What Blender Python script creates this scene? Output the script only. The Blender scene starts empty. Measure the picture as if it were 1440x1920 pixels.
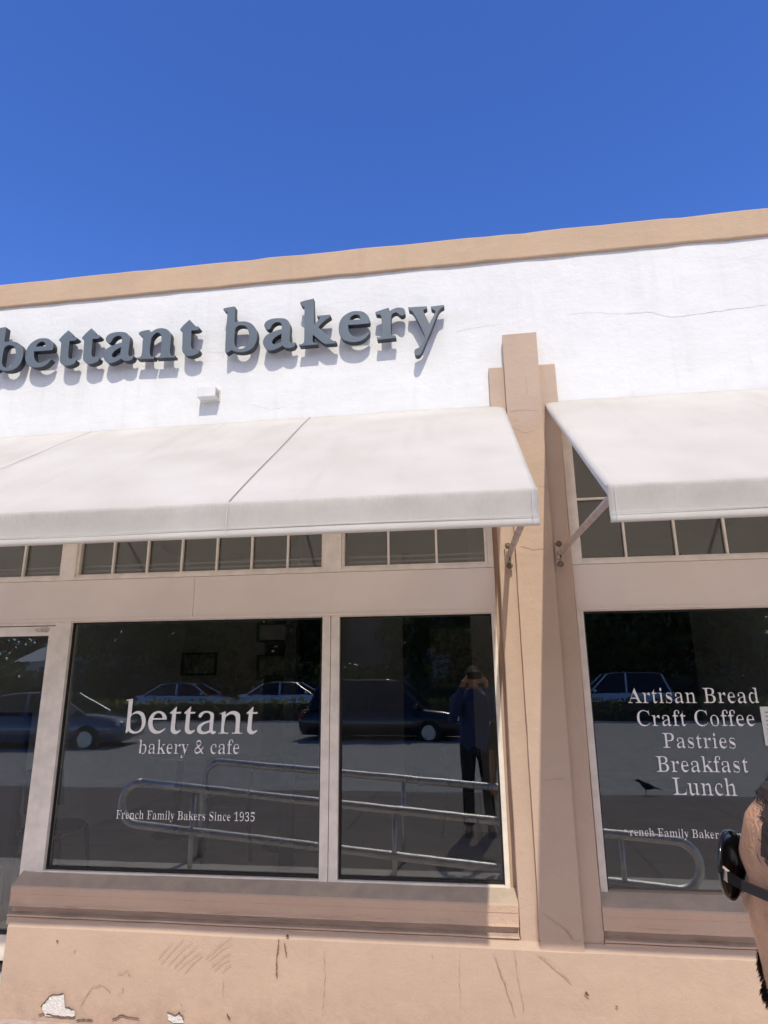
import bpy, bmesh, math, random
from mathutils import Vector, Matrix, noise
random.seed(7)
S = bpy.context.scene
COL = S.collection
rad = math.radians

# ---------------------------------------------------------------- camera, sky, sun
F, PITCH, ROLL, YAW = 1180.0, 0.255497, -0.0093352, -0.1360236
CAM = Vector((0, -3.5, 1.62))
GZ = -0.05                                   # pavement level
fw = Vector((math.sin(YAW)*math.cos(PITCH), math.cos(YAW)*math.cos(PITCH), math.sin(PITCH)))
r0 = Vector((math.cos(YAW), -math.sin(YAW), 0)); u0 = r0.cross(fw)
rt = r0*math.cos(ROLL) + u0*math.sin(ROLL); up = rt.cross(fw)
cd = bpy.data.cameras.new('camera'); cam = bpy.data.objects.new('camera', cd); COL.objects.link(cam)
M = Matrix((rt, up, -fw)).transposed().to_4x4(); M.translation = CAM
cam.matrix_world = M
cd.sensor_fit = 'VERTICAL'; cd.sensor_height = 36; cd.lens = 36*F/1920; cd.clip_start = 0.02; cd.clip_end = 2000
S.camera = cam
def at(px, py, Y):                           # the point of the vertical plane y = Y seen at a photo pixel
    d = fw + rt*((px-720)/F) - up*((py-960)/F)
    return CAM + d*((Y-CAM.y)/d.y)
def mirr(px, py, Y):                         # the point in front of the shop whose mirror image is seen there
    p = at(px, py, Y); return Vector((p.x, -Y, p.z))

SUN = Vector((0.232, -1.37, 1.777)).normalized()
sl = bpy.data.lights.new('sun', 'SUN'); sl.energy = 2.95; sl.angle = rad(0.53); sl.color = (1.0, 0.93, 0.79)
so = bpy.data.objects.new('sun', sl); COL.objects.link(so)
so.rotation_euler = SUN.to_track_quat('Z', 'Y').to_euler()
W = bpy.data.worlds.new('World'); S.world = W; W.use_nodes = True
nt = W.node_tree; bg = nt.nodes['Background']
sky = nt.nodes.new('ShaderNodeTexSky'); sky.sky_type = 'NISHITA'; sky.sun_disc = False
sky.sun_elevation = math.asin(SUN.z); sky.sun_rotation = math.atan2(SUN.x, SUN.y)
sky.air_density = 0.7; sky.dust_density = 0.0; sky.ozone_density = 4.0; sky.altitude = 0
hs = nt.nodes.new('ShaderNodeHueSaturation'); hs.inputs['Saturation'].default_value = 1.2; hs.inputs['Hue'].default_value = 0.515; hs.inputs['Value'].default_value = 1.76
nt.links.new(sky.outputs[0], hs.inputs['Color']); 
tcw = nt.nodes.new('ShaderNodeTexCoord'); sxw = nt.nodes.new('ShaderNodeSeparateXYZ'); nt.links.new(tcw.outputs['Generated'], sxw.inputs[0])
side = nt.nodes.new('ShaderNodeMapRange'); side.inputs[1].default_value = -.05; side.inputs[2].default_value = -.45; nt.links.new(sxw.outputs[1], side.inputs[0])
cn = nt.nodes.new('ShaderNodeTexNoise'); cn.inputs['Scale'].default_value = 2.6; cn.inputs['Detail'].default_value = 7; nt.links.new(tcw.outputs['Generated'], cn.inputs['Vector'])
cr = nt.nodes.new('ShaderNodeMapRange'); cr.inputs[1].default_value = .40; cr.inputs[2].default_value = .62; nt.links.new(cn.outputs['Fac'], cr.inputs[0])
cm = nt.nodes.new('ShaderNodeMath'); cm.operation = 'MULTIPLY'; nt.links.new(side.outputs[0], cm.inputs[0]); nt.links.new(cr.outputs[0], cm.inputs[1])
cmix = nt.nodes.new('ShaderNodeMix'); cmix.data_type = 'RGBA'; cmix.inputs[7].default_value = (8.2, 7.7, 6.9, 1)     # unseen bright clouds, added on the street side to fill the shade
nt.links.new(cm.outputs[0], cmix.inputs[0]); nt.links.new(hs.outputs[0], cmix.inputs[6]); nt.links.new(cmix.outputs[2], bg.inputs[0])
bg.inputs[1].default_value = 0.15
S.view_settings.view_transform = 'Standard'; S.view_settings.look = 'None'
S.view_settings.exposure = 0.12; S.view_settings.gamma = 1
S.cycles.use_denoising = True; S.cycles.max_bounces = 12; S.cycles.diffuse_bounces = 8; S.cycles.transparent_max_bounces = 24
S.cycles.caustics_reflective = False; S.cycles.caustics_refractive = False

# ---------------------------------------------------------------- materials
MATS = {}
def new_mat(name):
    m = bpy.data.materials.new(name); m.use_nodes = True; MATS[name] = m
    return m, m.node_tree, m.node_tree.nodes['Principled BSDF']
def N(t, kind, **kw):
    n = t.nodes.new(kind)
    for k, v in kw.items():
        if k in n.inputs: n.inputs[k].default_value = v
        else: setattr(n, k, v)
    return n
def coords(t, scale=(1, 1, 1), obj=False):
    g = N(t, 'ShaderNodeTexCoord') if obj else N(t, 'ShaderNodeNewGeometry')
    mp = N(t, 'ShaderNodeMapping'); mp.inputs['Scale'].default_value = scale
    t.links.new(g.outputs['Object' if obj else 'Position'], mp.inputs['Vector'])
    return mp.outputs[0]
def noise_f(t, vec, scale, detail=4, rough=.55, lo=0.35, hi=0.65):
    n = N(t, 'ShaderNodeTexNoise', Scale=scale, Detail=detail, Roughness=rough); t.links.new(vec, n.inputs['Vector'])
    r = N(t, 'ShaderNodeMapRange'); r.inputs[1].default_value = lo; r.inputs[2].default_value = hi
    t.links.new(n.outputs['Fac'], r.inputs[0]); return r.outputs[0]
def mixc(t, f, a, b, k=1.0):
    mx = N(t, 'ShaderNodeMix', data_type='RGBA')
    if k != 1.0:
        mu = N(t, 'ShaderNodeMath', operation='MULTIPLY'); mu.inputs[1].default_value = k
        t.links.new(f, mu.inputs[0]); f = mu.outputs[0]
    t.links.new(f, mx.inputs[0])
    for s, v in ((6, a), (7, b)):
        if hasattr(v, 'is_output'): t.links.new(v, mx.inputs[s])
        else: mx.inputs[s].default_value = (*v, 1)
    return mx.outputs[2]
def mul(t, a, b):
    m = N(t, 'ShaderNodeMath', operation='MULTIPLY')
    t.links.new(a, m.inputs[0])
    if hasattr(b, 'is_output'): t.links.new(b, m.inputs[1])
    else: m.inputs[1].default_value = b
    return m.outputs[0]
def add(t, a, b):
    m = N(t, 'ShaderNodeMath', operation='ADD'); t.links.new(a, m.inputs[0]); t.links.new(b, m.inputs[1]); return m.outputs[0]
def bump(t, p, h, strength=.3, dist=.002):
    b = N(t, 'ShaderNodeBump', Strength=strength, Distance=dist)
    t.links.new(h, b.inputs['Height']); t.links.new(b.outputs[0], p.inputs['Normal'])
def plain(name, c, rough=.6, metal=0, var=.12, scale=8, bs=.15, bscale=90, bd=.001, coat=0, spec=.5, obj=True):
    m, t, p = new_mat(name)
    v = coords(t, obj=obj)
    f = noise_f(t, v, scale)
    t.links.new(mixc(t, f, tuple(x*(1-var) for x in c), tuple(min(1, x*(1+var*.6)) for x in c)), p.inputs['Base Color'])
    p.inputs['Roughness'].default_value = rough; p.inputs['Metallic'].default_value = metal
    p.inputs['Coat Weight'].default_value = coat; p.inputs['Specular IOR Level'].default_value = spec
    if bs: bump(t, p, noise_f(t, v, bscale, 2), bs, bd)
    return m
def leafy(name, k):
    m = MATS[name]; t = m.node_tree; p = t.nodes['Principled BSDF']; tr = N(t, 'ShaderNodeBsdfTranslucent')
    src = p.inputs['Base Color'].links[0].from_socket; g_ = N(t, 'ShaderNodeHueSaturation', Saturation=1.1, Value=1.7); t.links.new(src, g_.inputs['Color']); t.links.new(g_.outputs[0], tr.inputs[0])
    mx = N(t, 'ShaderNodeMixShader'); mx.inputs[0].default_value = k; t.links.new(p.outputs[0], mx.inputs[1]); t.links.new(tr.outputs[0], mx.inputs[2]); t.links.new(mx.outputs[0], t.nodes['Material Output'].inputs[0])
def stucco(name, c, dirt, trowel=1.0, amount=.35, rough=.85):
    m, t, p = new_mat(name)
    v = coords(t); vs = coords(t, (1.0, 1.0, 2.0)); vd = coords(t, (9, 9, .7))
    big = noise_f(t, v, 1.7, 5); mid = noise_f(t, vs, 5.0, 6, .6); drip = noise_f(t, vd, 1.4, 4, .6, .52, .78)
    c1 = mixc(t, add(t, mul(t, big, .6), mul(t, mid, .4)), tuple(x*.90 for x in c), c)
    c2 = mixc(t, mul(t, drip, noise_f(t, v, 2.2, 3)), c1, dirt, amount)
    c3 = mixc(t, noise_f(t, v, 70, 2, .5, .62, .75), c2, tuple(x*.8 for x in c), .25)
    g = N(t, 'ShaderNodeNewGeometry'); sp_ = N(t, 'ShaderNodeSeparateXYZ'); t.links.new(g.outputs['Position'], sp_.inputs[0])
    low = N(t, 'ShaderNodeMapRange'); low.inputs[1].default_value = .22; low.inputs[2].default_value = -.05; t.links.new(sp_.outputs[2], low.inputs[0])
    c3 = mixc(t, mul(t, low.outputs[0], noise_f(t, v, 11, 6, .7, .42, .68)), c3, tuple(x*.62 for x in c), .6)      # splash dirt near the pavement
    c3 = mixc(t, noise_f(t, v, 2.8, 6, .7, .55, .72), c3, tuple(min(.9, x*1.08+.01) for x in c), .5)               # repainted patches
    t.links.new(c3, p.inputs['Base Color']); p.inputs['Roughness'].default_value = rough
    p.inputs['Specular IOR Level'].default_value = .25
    h = add(t, mul(t, mid, 1.0*trowel), add(t, mul(t, noise_f(t, v, 26, 4, .6), .35), mul(t, noise_f(t, v, 170, 2), .12)))
    bump(t, p, h, .45, .005)
    return m
stucco('white_stucco', (.85, .845, .84), (.60, .58, .56), .6, .35)
stucco('tan_stucco', (.555, .415, .318), (.42, .30, .22), .45, .35)
stucco('cap_stucco', (.60, .43, .295), (.42, .30, .22), .5, .45)
def sill_mat():
    m, t, p = new_mat('sill_stucco')
    v = coords(t); g = N(t, 'ShaderNodeNewGeometry'); sx = N(t, 'ShaderNodeSeparateXYZ'); t.links.new(g.outputs['Position'], sx.inputs[0])
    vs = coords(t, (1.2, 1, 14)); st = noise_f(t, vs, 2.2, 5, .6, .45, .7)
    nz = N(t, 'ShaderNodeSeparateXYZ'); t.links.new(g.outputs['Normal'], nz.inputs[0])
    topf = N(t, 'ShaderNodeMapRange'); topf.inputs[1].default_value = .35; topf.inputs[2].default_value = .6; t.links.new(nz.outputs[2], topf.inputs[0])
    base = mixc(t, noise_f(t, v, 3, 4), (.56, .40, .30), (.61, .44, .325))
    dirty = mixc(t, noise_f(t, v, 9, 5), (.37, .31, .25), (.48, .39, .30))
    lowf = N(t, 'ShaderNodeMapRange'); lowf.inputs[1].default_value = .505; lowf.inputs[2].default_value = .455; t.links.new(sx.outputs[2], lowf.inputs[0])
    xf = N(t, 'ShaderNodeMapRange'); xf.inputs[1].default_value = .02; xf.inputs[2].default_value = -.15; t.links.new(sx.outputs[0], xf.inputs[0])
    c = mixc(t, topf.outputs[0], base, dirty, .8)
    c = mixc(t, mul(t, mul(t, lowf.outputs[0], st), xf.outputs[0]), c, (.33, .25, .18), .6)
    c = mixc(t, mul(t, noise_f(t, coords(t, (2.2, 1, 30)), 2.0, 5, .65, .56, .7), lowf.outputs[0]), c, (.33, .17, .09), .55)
    t.links.new(c, p.inputs['Base Color']); p.inputs['Roughness'].default_value = .85; p.inputs['Specular IOR Level'].default_value = .2
    bump(t, p, add(t, noise_f(t, v, 30, 4), mul(t, noise_f(t, v, 150, 2), .3)), .4, .004)
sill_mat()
plain('cream_panel', (.85, .745, .655), .6, var=.05, scale=2, bs=.1, bscale=40, obj=False)
plain('frame_paint', (.86, .78, .68), .45, var=.10, scale=14, bs=.08)
plain('gasket', (.012, .012, .012), .5)
plain('sign_paint', (.125, .155, .19), .42, var=.08, scale=6, bs=.12, bscale=160, spec=.4)
plain('sign_shaded_side', (.03, .034, .042), .5, var=.1)  # darker copy of the sign paint: shade painted into the letter sides
plain('white_metal', (.74, .74, .73), .45, var=.06)
plain('arm_paint', (.52, .44, .41), .45, var=.2, scale=20, bs=.2)
plain('bracket_paint', (.55, .47, .40), .5, var=.3, scale=60, bs=.3)
plain('rust', (.22, .14, .09), .9, var=.4, scale=60, bs=.5)
plain('crack', (.455, .335, .25), .9, var=.3, scale=40, bs=0)
plain('crack_grey', (.67, .66, .645), .9, var=.2, scale=40, bs=0)
plain('crack_and_edge_shade', (.16, .11, .085), .9, var=.3, scale=40, bs=0)
plain('bare_plaster', (.74, .73, .70), .95, var=.15, scale=60, bs=.6, bd=.003)
plain('vinyl_letter', (.92, .91, .88), .5, var=.03, bs=0)
plain('paper', (.72, .71, .67), .8, var=.05, bs=0)
plain('paper_ink', (.30, .30, .30), .8, var=.05, bs=0)
plain('galv', (.95, .95, .95), .52, metal=.9, var=.2, scale=20, bs=.1)
plain('asphalt', (.45, .45, .42), .9, var=.2, scale=1.5, bs=.6, bscale=60, bd=.004, obj=False)
plain('bounce_apron', (.78, .68, .58), .9, var=.12, scale=3, bs=.5, bscale=90, bd=.003, obj=False)
plain('kerb', (.42, .41, .39), .85, var=.15, scale=4, obj=False)
plain('leaf', (.07, .105, .03), .32, var=.45, scale=2.5, bs=0, obj=False)
plain('leaf_hedge', (.24, .27, .07), .5, var=.45, scale=3.5, bs=0, obj=False)
leafy('leaf', .4); leafy('leaf_hedge', .55)
plain('bark', (.14, .10, .075), .9, var=.3, scale=12, bs=.8, bscale=30, bd=.02)
plain('house_pink', (.58, .40, .31), .85, var=.08)
plain('house_white', (.72, .71, .68), .85, var=.06)
plain('roof_white', (.70, .71, .72), .6, var=.08)
plain('dark_glass', (.015, .017, .02), .06, var=0, bs=0)
plain('tyre', (.015, .015, .015), .8)
plain('rim', (.55, .56, .58), .3, metal=.8)
plain('car_silver', (.80, .81, .82), .22, metal=.1, coat=1, var=.02, bs=0)
plain('car_black', (.010, .010, .012), .2, coat=1, var=.02, bs=0)
plain('car_blue', (.14, .18, .24), .25, metal=.3, coat=1, var=.02, bs=0)
plain('lamp_clear', (.75, .76, .78), .1, var=.02, bs=0)
plain('lamp_red', (.35, .02, .02), .2, var=.02, bs=0)
plain('skin', (.72, .37, .19), .48, var=.24, scale=30, bs=.5, bscale=260, bd=.0012, spec=.4)
plain('hair', (.045, .026, .015), .7, var=.4, scale=40, bs=.0)
plain('hair_fair', (.30, .19, .11), .4, var=.3, scale=40, bs=.0)
plain('blue_shirt', (.05, .085, .21), .85, var=.15, scale=30, bs=.4, bscale=300)
plain('dark_shirt', (.03, .032, .036), .85, var=.2, scale=30, bs=.4, bscale=300)
plain('dark_cloth', (.02, .021, .027), .9, var=.2, scale=30, bs=.4, bscale=300)
plain('shoe', (.03, .022, .018), .45)
plain('black_plastic', (.008, .008, .009), .15, var=.0, bs=0, spec=.6)
plain('steel', (.60, .60, .60), .2, metal=1, var=.02, bs=0)
plain('brass_cream', (.66, .52, .40), .35, var=.05, bs=0)
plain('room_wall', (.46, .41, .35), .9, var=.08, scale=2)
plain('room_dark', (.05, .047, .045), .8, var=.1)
plain('room_floor', (.50, .46, .42), .5, var=.15, scale=2)
plain('chair_black', (.018, .017, .017), .5)
plain('wood_dark', (.10, .06, .035), .5, var=.3, scale=8)
plain('table_pale', (.50, .48, .45), .35, var=.05)
plain('print_board', (.36, .31, .22), .7, var=.5, scale=14)
plain('bird_dark', (.012, .012, .016), .4)
plain('marble', (.55, .56, .55), .6, var=.35, scale=16, obj=False)
plain('lens', (.004, .004, .005), .22, var=0, bs=0, spec=.2)

def fabric(name='awning_fabric'):
    m, t, p = new_mat(name)
    v = coords(t); vv = coords(t, (120, 90, 55)); g = N(t, 'ShaderNodeNewGeometry'); sx = N(t, 'ShaderNodeSeparateXYZ')
    t.links.new(g.outputs['Position'], sx.inputs[0])
    band = N(t, 'ShaderNodeMapRange'); band.inputs[1].default_value = 2.085; band.inputs[2].default_value = 2.20; t.links.new(sx.outputs[2], band.inputs[0])
    cut = N(t, 'ShaderNodeMapRange'); cut.inputs[1].default_value = 2.246; cut.inputs[2].default_value = 2.240; t.links.new(sx.outputs[2], cut.inputs[0])
    st = mul(t, mul(t, band.outputs[0], cut.outputs[0]), noise_f(t, vv, 1.0, 3, .6, .0, .8))
    st2 = mul(t, mul(t, st, noise_f(t, v, 7, 5, .65, .1, .7)), .85)
    base = mixc(t, noise_f(t, v, 2.4, 5), (.77, .755, .72), (.87, .862, .84))
    base = mixc(t, noise_f(t, coords(t, (7, 1, 1)), 1.1, 4, .6, .55, .75), base, (.66, .64, .60), .45)
    c = mixc(t, st2, base, (.46, .465, .47))
    t.links.new(c, p.inputs['Base Color']); p.inputs['Roughness'].default_value = .7; p.inputs['Specular IOR Level'].default_value = .25
    bump(t, p, add(t, mul(t, noise_f(t, v, 5, 3), 1.5), mul(t, noise_f(t, v, 380, 1), .12)), .35, .004)
    tr = N(t, 'ShaderNodeBsdfTranslucent'); tr.inputs[0].default_value = (.95, .89, .80, 1)
    mx = N(t, 'ShaderNodeMixShader'); mx.inputs[0].default_value = .48
    out = t.nodes['Material Output']
    t.links.new(p.outputs[0], mx.inputs[1]); t.links.new(tr.outputs[0], mx.inputs[2]); t.links.new(mx.outputs[0], out.inputs[0])
fabric()
plain('seam', (.22, .21, .19), .9, var=.1, bs=0)
plain('seam_soft', (.545, .532, .51), .9, var=.1, bs=0)
def glass(name, refl, tint):
    m, t, p = new_mat(name)
    t.nodes.remove(p); out = t.nodes['Material Output']
    lw = N(t, 'ShaderNodeLayerWeight', Blend=.5)
    pw = N(t, 'ShaderNodeMath', operation='POWER'); pw.inputs[1].default_value = 4.0; t.links.new(lw.outputs['Facing'], pw.inputs[0])
    ad = N(t, 'ShaderNodeMath', operation='MULTIPLY_ADD', use_clamp=True); ad.inputs[1].default_value = .8; ad.inputs[2].default_value = refl
    t.links.new(pw.outputs[0], ad.inputs[0])
    tr = N(t, 'ShaderNodeBsdfTransparent'); tr.inputs[0].default_value = (*tint, 1)
    gl = N(t, 'ShaderNodeBsdfGlossy', Roughness=.004); gl.inputs[0].default_value = (.95, .97, .97, 1)
    v = coords(t); b = N(t, 'ShaderNodeBump', Strength=.06, Distance=.003); t.links.new(noise_f(t, v, 3.2, 2, .5, 0, 1), b.inputs['Height']); t.links.new(b.outputs[0], gl.inputs['Normal'])
    mx = N(t, 'ShaderNodeMixShader'); t.links.new(ad.outputs[0], mx.inputs[0]); t.links.new(tr.outputs[0], mx.inputs[1]); t.links.new(gl.outputs[0], mx.inputs[2])
    t.links.new(mx.outputs[0], out.inputs[0])
glass('shop_glass', .088, (.86, .88, .87))
glass('transom_glass', .10, (.72, .72, .70))
def paving():
    m, t, p = new_mat('paving')
    v = coords(t)
    br = N(t, 'ShaderNodeTexBrick', offset=0.0, squash=1.0); br.inputs['Scale'].default_value = 1.0
    br.inputs['Mortar Size'].default_value = .008; br.inputs['Brick Width'].default_value = 1.5; br.inputs['Row Height'].default_value = 1.5
    br.inputs['Color1'].default_value = (.27, .225, .20, 1); br.inputs['Color2'].default_value = (.25, .205, .185, 1); br.inputs['Mortar'].default_value = (.05, .045, .04, 1)
    t.links.new(v, br.inputs['Vector'])
    c = mixc(t, noise_f(t, v, 2.5, 6, .6), br.outputs['Color'], (.19, .16, .145), .5)
    c = mixc(t, noise_f(t, v, 60, 3, .6, .55, .7), c, (.15, .13, .12), .35)
    t.links.new(c, p.inputs['Base Color']); p.inputs['Roughness'].default_value = .9
    bump(t, p, add(t, noise_f(t, v, 120, 3), mul(t, br.outputs['Fac'], -2.0)), .5, .004)
paving()
def red_paving():
    m, t, p = new_mat('red_paving')
    v = coords(t)
    c = mixc(t, noise_f(t, v, 14, 5, .6, .38, .6), (.48, .26, .235), (.50, .44, .41))
    t.links.new(c, p.inputs['Base Color']); p.inputs['Roughness'].default_value = .9
    bump(t, p, noise_f(t, v, 120, 3), .5, .004)
red_paving()

# ---------------------------------------------------------------- mesh helpers
def link(name, me, parent=None):
    o = bpy.data.objects.new(name, me); COL.objects.link(o)
    if parent is not None: o.parent = parent
    return o
class MB:
    def __init__(s): s.v = []; s.f = []; s.m = []; s.mats = []
    def mi(s, mat):
        if mat not in s.mats: s.mats.append(mat)
        return s.mats.index(mat)
    def raw(s, vs, fs, mat):
        o = len(s.v); s.v += [tuple(p) for p in vs]; k = s.mi(mat)
        for f in fs: s.f.append([o+i for i in f]); s.m.append(k)
        return s
    def box(s, x0, x1, y0, y1, z0, z1, mat):
        return s.raw([(x, y, z) for z in (z0, z1) for y in (y0, y1) for x in (x0, x1)],
                     [(0, 2, 3, 1), (4, 5, 7, 6), (0, 1, 5, 4), (2, 6, 7, 3), (0, 4, 6, 2), (1, 3, 7, 5)], mat)
    def prism(s, prof, x0, x1, mat, axis='x'):       # prof: list of (y, z), extruded along x
        n = len(prof)
        vs = [(x0, a, b) for a, b in prof] + [(x1, a, b) for a, b in prof]
        if axis == 'z': vs = [(a, b, x0) for a, b in prof] + [(a, b, x1) for a, b in prof]
        if axis == 'y': vs = [(a, x0, b) for a, b in prof] + [(a, x1, b) for a, b in prof]
        fs = [tuple(range(n))[::-1], tuple(range(n, 2*n))] + [(i, (i+1) % n, n+(i+1) % n, n+i) for i in range(n)]
        return s.raw(vs, fs, mat)
    def tube(s, pts, r, mat, n=12, cap=True):        # r: number or list
        pts = [Vector(p) for p in pts]; R = r if isinstance(r, (list, tuple)) else [r]*len(pts)
        rings = []; ref = None
        for i, p in enumerate(pts):
            d = (pts[min(i+1, len(pts)-1)] - pts[max(i-1, 0)]).normalized()
            if ref is None: ref = d.orthogonal().normalized()
            ref = (ref - d*ref.dot(d)); ref = ref.normalized() if ref.length > 1e-6 else d.orthogonal().normalized()
            b = d.cross(ref)
            rings.append([p + (ref*math.cos(2*math.pi*k/n) + b*math.sin(2*math.pi*k/n))*R[i] for k in range(n)])
        vs = [v for q in rings for v in q]; fs = []
        for i in range(len(rings)-1):
            for k in range(n): fs.append((i*n+k, i*n+(k+1) % n, (i+1)*n+(k+1) % n, (i+1)*n+k))
        if cap: fs.append(tuple(range(n))[::-1]); fs.append(tuple((len(rings)-1)*n+k for k in range(n)))
        return s.raw(vs, fs, mat)
    def loft(s, rings, mat, cap=True):
        n = len(rings[0]); vs = [v for q in rings for v in q]; fs = []
        for i in range(len(rings)-1):
            for k in range(n): fs.append((i*n+k, i*n+(k+1) % n, (i+1)*n+(k+1) % n, (i+1)*n+k))
        if cap: fs.append(tuple(range(n))[::-1]); fs.append(tuple((len(rings)-1)*n+k for k in range(n)))
        return s.raw(vs, fs, mat)
    def ribbon(s, pts, w, y, mat, jit=0, sub=4):      # thin raised strip on a facade plane: pts (x, z)
        P = []
        for i in range(len(pts)-1):
            for k in range(sub):
                t = k/sub; P.append(((pts[i][0]*(1-t)+pts[i+1][0]*t) + random.uniform(-jit, jit), (pts[i][1]*(1-t)+pts[i+1][1]*t) + random.uniform(-jit, jit)))
        P.append(pts[-1]); L = []; R = []
        for i, (x, z) in enumerate(P):
            a = P[max(i-1, 0)]; b = P[min(i+1, len(P)-1)]; dx, dz = b[0]-a[0], b[1]-a[1]; l = math.hypot(dx, dz) or 1
            ww = w*random.uniform(.55, 1.1)*(.35 if i in (0, len(P)-1) else 1)/2
            L.append((x-dz/l*ww, y, z+dx/l*ww)); R.append((x+dz/l*ww, y, z-dx/l*ww))
        n = len(P)
        return s.raw(L+R, [(i, i+1, n+i+1, n+i) for i in range(n-1)], mat)
    def build(s, name, parent=None, smooth=False, bevel=0, seg=2, origin=None, subdiv=0, normals=True):
        me = bpy.data.meshes.new(name)
        og = origin if origin is not None else (parent.location if parent is not None and parent.get('world_kids') else Vector((0, 0, 0)))
        if parent is not None and origin is None and parent.get('og') is not None: og = Vector(parent['og'])
        me.from_pydata([Vector(v)-Vector(og) for v in s.v], [], s.f)
        for m in s.mats: me.materials.append(MATS[m])
        me.polygons.foreach_set('material_index', s.m)
        if normals:
            bm = bmesh.new(); bm.from_mesh(me); bmesh.ops.recalc_face_normals(bm, faces=bm.faces); bm.to_mesh(me); bm.free()
        me.polygons.foreach_set('use_smooth', [smooth]*len(me.polygons)); me.update()
        o = link(name, me, parent)
        if parent is not None and parent.get('og') is not None: o['og'] = tuple(og)
        if parent is None and origin is not None: o.location = origin
        if bevel:
            b = o.modifiers.new('bevel', 'BEVEL'); b.width = bevel; b.segments = seg; b.limit_method = 'ANGLE'; b.angle_limit = rad(40)
            b.harden_normals = False
        return o
def merge(o, mb):                                      # add surface marks to an existing part's mesh
    og = Vector(o['og']) if o.get('og') is not None else Vector((0, 0, 0)); me = o.data; bm = bmesh.new(); bm.from_mesh(me)
    idx = []
    for m in mb.mats:
        if MATS[m].name not in me.materials: me.materials.append(MATS[m])
        idx.append(list(me.materials).index(MATS[m]))
    vs = [bm.verts.new(Vector(v)-og) for v in mb.v]
    for f, k in zip(mb.f, mb.m):
        q = bm.faces.new([vs[i] for i in f]); q.material_index = idx[k]
    bm.to_mesh(me); bm.free()
def tag(o, label, cat, group=None, kind=None):
    if label: o['label'] = label
    if cat: o['category'] = cat
    if group: o['group'] = group
    if kind: o['kind'] = kind
    return o
def empty(name, loc, label, cat, group=None, rz=0, world=False):
    o = bpy.data.objects.new(name, None); COL.objects.link(o); o.location = loc; o.rotation_euler.z = rz; o.empty_display_size = .1
    if world: o['og'] = tuple(loc)
    return tag(o, label, cat, group)
def copy_tree(o, parent=None):
    c = o.copy(); COL.objects.link(c)
    if parent is not None: c.parent = parent
    for ch in [x for x in bpy.data.objects if x.parent == o]: copy_tree(ch, c)
    return c
def bake(o, name=None):                                # apply modifiers
    dg = bpy.context.evaluated_depsgraph_get(); me = bpy.data.meshes.new_from_object(o.evaluated_get(dg))
    o.modifiers.clear(); o.data = me; return o

# ---------------------------------------------------------------- ground
g = MB().raw([(-400, -400, GZ-.02), (400, -400, GZ-.02), (400, 400, GZ-.02), (-400, 400, GZ-.02)], [(0, 1, 2, 3)], 'kerb').build('ground'); tag(g, None, None, kind='structure')
pv = MB().box(-40, 40, -6.4, 30, GZ-.3, GZ, 'paving').build('pavement'); tag(pv, None, None, kind='structure')
rp = MB().box(-6, 6, -.62, -.02, GZ-.1, GZ+.004, 'red_paving').build('path'); tag(rp, None, None, kind='structure')
ap = MB().box(-40, 40, -2.5, -.62, GZ-.1, GZ+.004, 'bounce_apron').build('bounce_strip'); tag(ap, None, None, kind='structure')  # pale strip added out of view to bounce light onto the shaded front
kb = MB().box(-40, 40, -6.56, -6.4, GZ-.3, GZ+.003, 'kerb').build('kerb', bevel=.02); tag(kb, None, None, kind='structure')
rd = MB().box(-60, 60, -21, -6.56, GZ-.4, GZ-.13, 'asphalt').build('road'); tag(rd, None, None, kind='structure')
kf = MB().box(-60, 60, -21.3, -21, GZ-.3, GZ+.02, 'kerb').build('kerb', bevel=.02); tag(kf, None, None, kind='structure')
pk = MB().box(-60, 60, -34, -21.3, GZ-.3, GZ+.0, 'asphalt').build('parking_lot_ground'); tag(pk, None, None, kind='structure')

# ---------------------------------------------------------------- the building
XL, XR = -4.3, 3.25
B = empty('shop_building', (-.5, 0, GZ), 'white stucco shop with tan parapet cap, stepped tan pilaster and dark windows', 'building', world=True)
def wob(o, amt=.003, sc=6, cut=.12):                    # hand-finished plaster: subdivide long edges and wobble
    bm = bmesh.new(); bm.from_mesh(o.data)
    for _ in range(6):
        es = [e for e in bm.edges if e.calc_length() > cut*2]
        if not es: break
        bmesh.ops.subdivide_edges(bm, edges=es, cuts=1, use_grid_fill=True)
    for v in bm.verts:
        p = v.co*sc; v.co += Vector((noise.noise(p), noise.noise(p+Vector((9, 3, 1))), noise.noise(p+Vector((2, 8, 5)))))*amt
    bm.to_mesh(o.data); bm.free()
# white upper wall with its cracks
mb = MB().box(XL, XR, 0, .25, 3.02, 4.2, 'white_stucco')
def crack(mb, pix, plane, w, mat, jit=.004, sub=4):
    pts = [at(x, y, plane) for x, y in pix]; mb.ribbon([(p.x, p.z) for p in pts], w, plane-.0012, mat, jit, sub+3)
for pix, w in (([(1170, 588), (1218, 585), (1258, 595), (1330, 586), (1372, 580), (1440, 572)], .0035), ([(600, 655), (640, 650), (700, 647)], .002), ([(95, 690), (140, 684), (230, 672), (345, 664)], .002),
               ([(385, 660), (420, 661), (418, 672)], .0018), ([(855, 622), (905, 612), (940, 608)], .002), ([(470, 758), (505, 768), (540, 762)], .0018), ([(1060, 590), (1120, 586), (1170, 588)], .002)):
    crack(mb, pix, 0, w, 'crack_grey')
o = mb.build('wall', B)
# parapet cap
o = MB().box(XL-.02, XR+.02, -.02, .32, 4.135, 4.318, 'cap_stucco').build('parapet_cap', B); wob(o, .007, 5, .1)
b = o.modifiers.new('bevel', 'BEVEL'); b.width = .008; b.segments = 2; b.limit_method = 'ANGLE'; b.angle_limit = rad(50)
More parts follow.
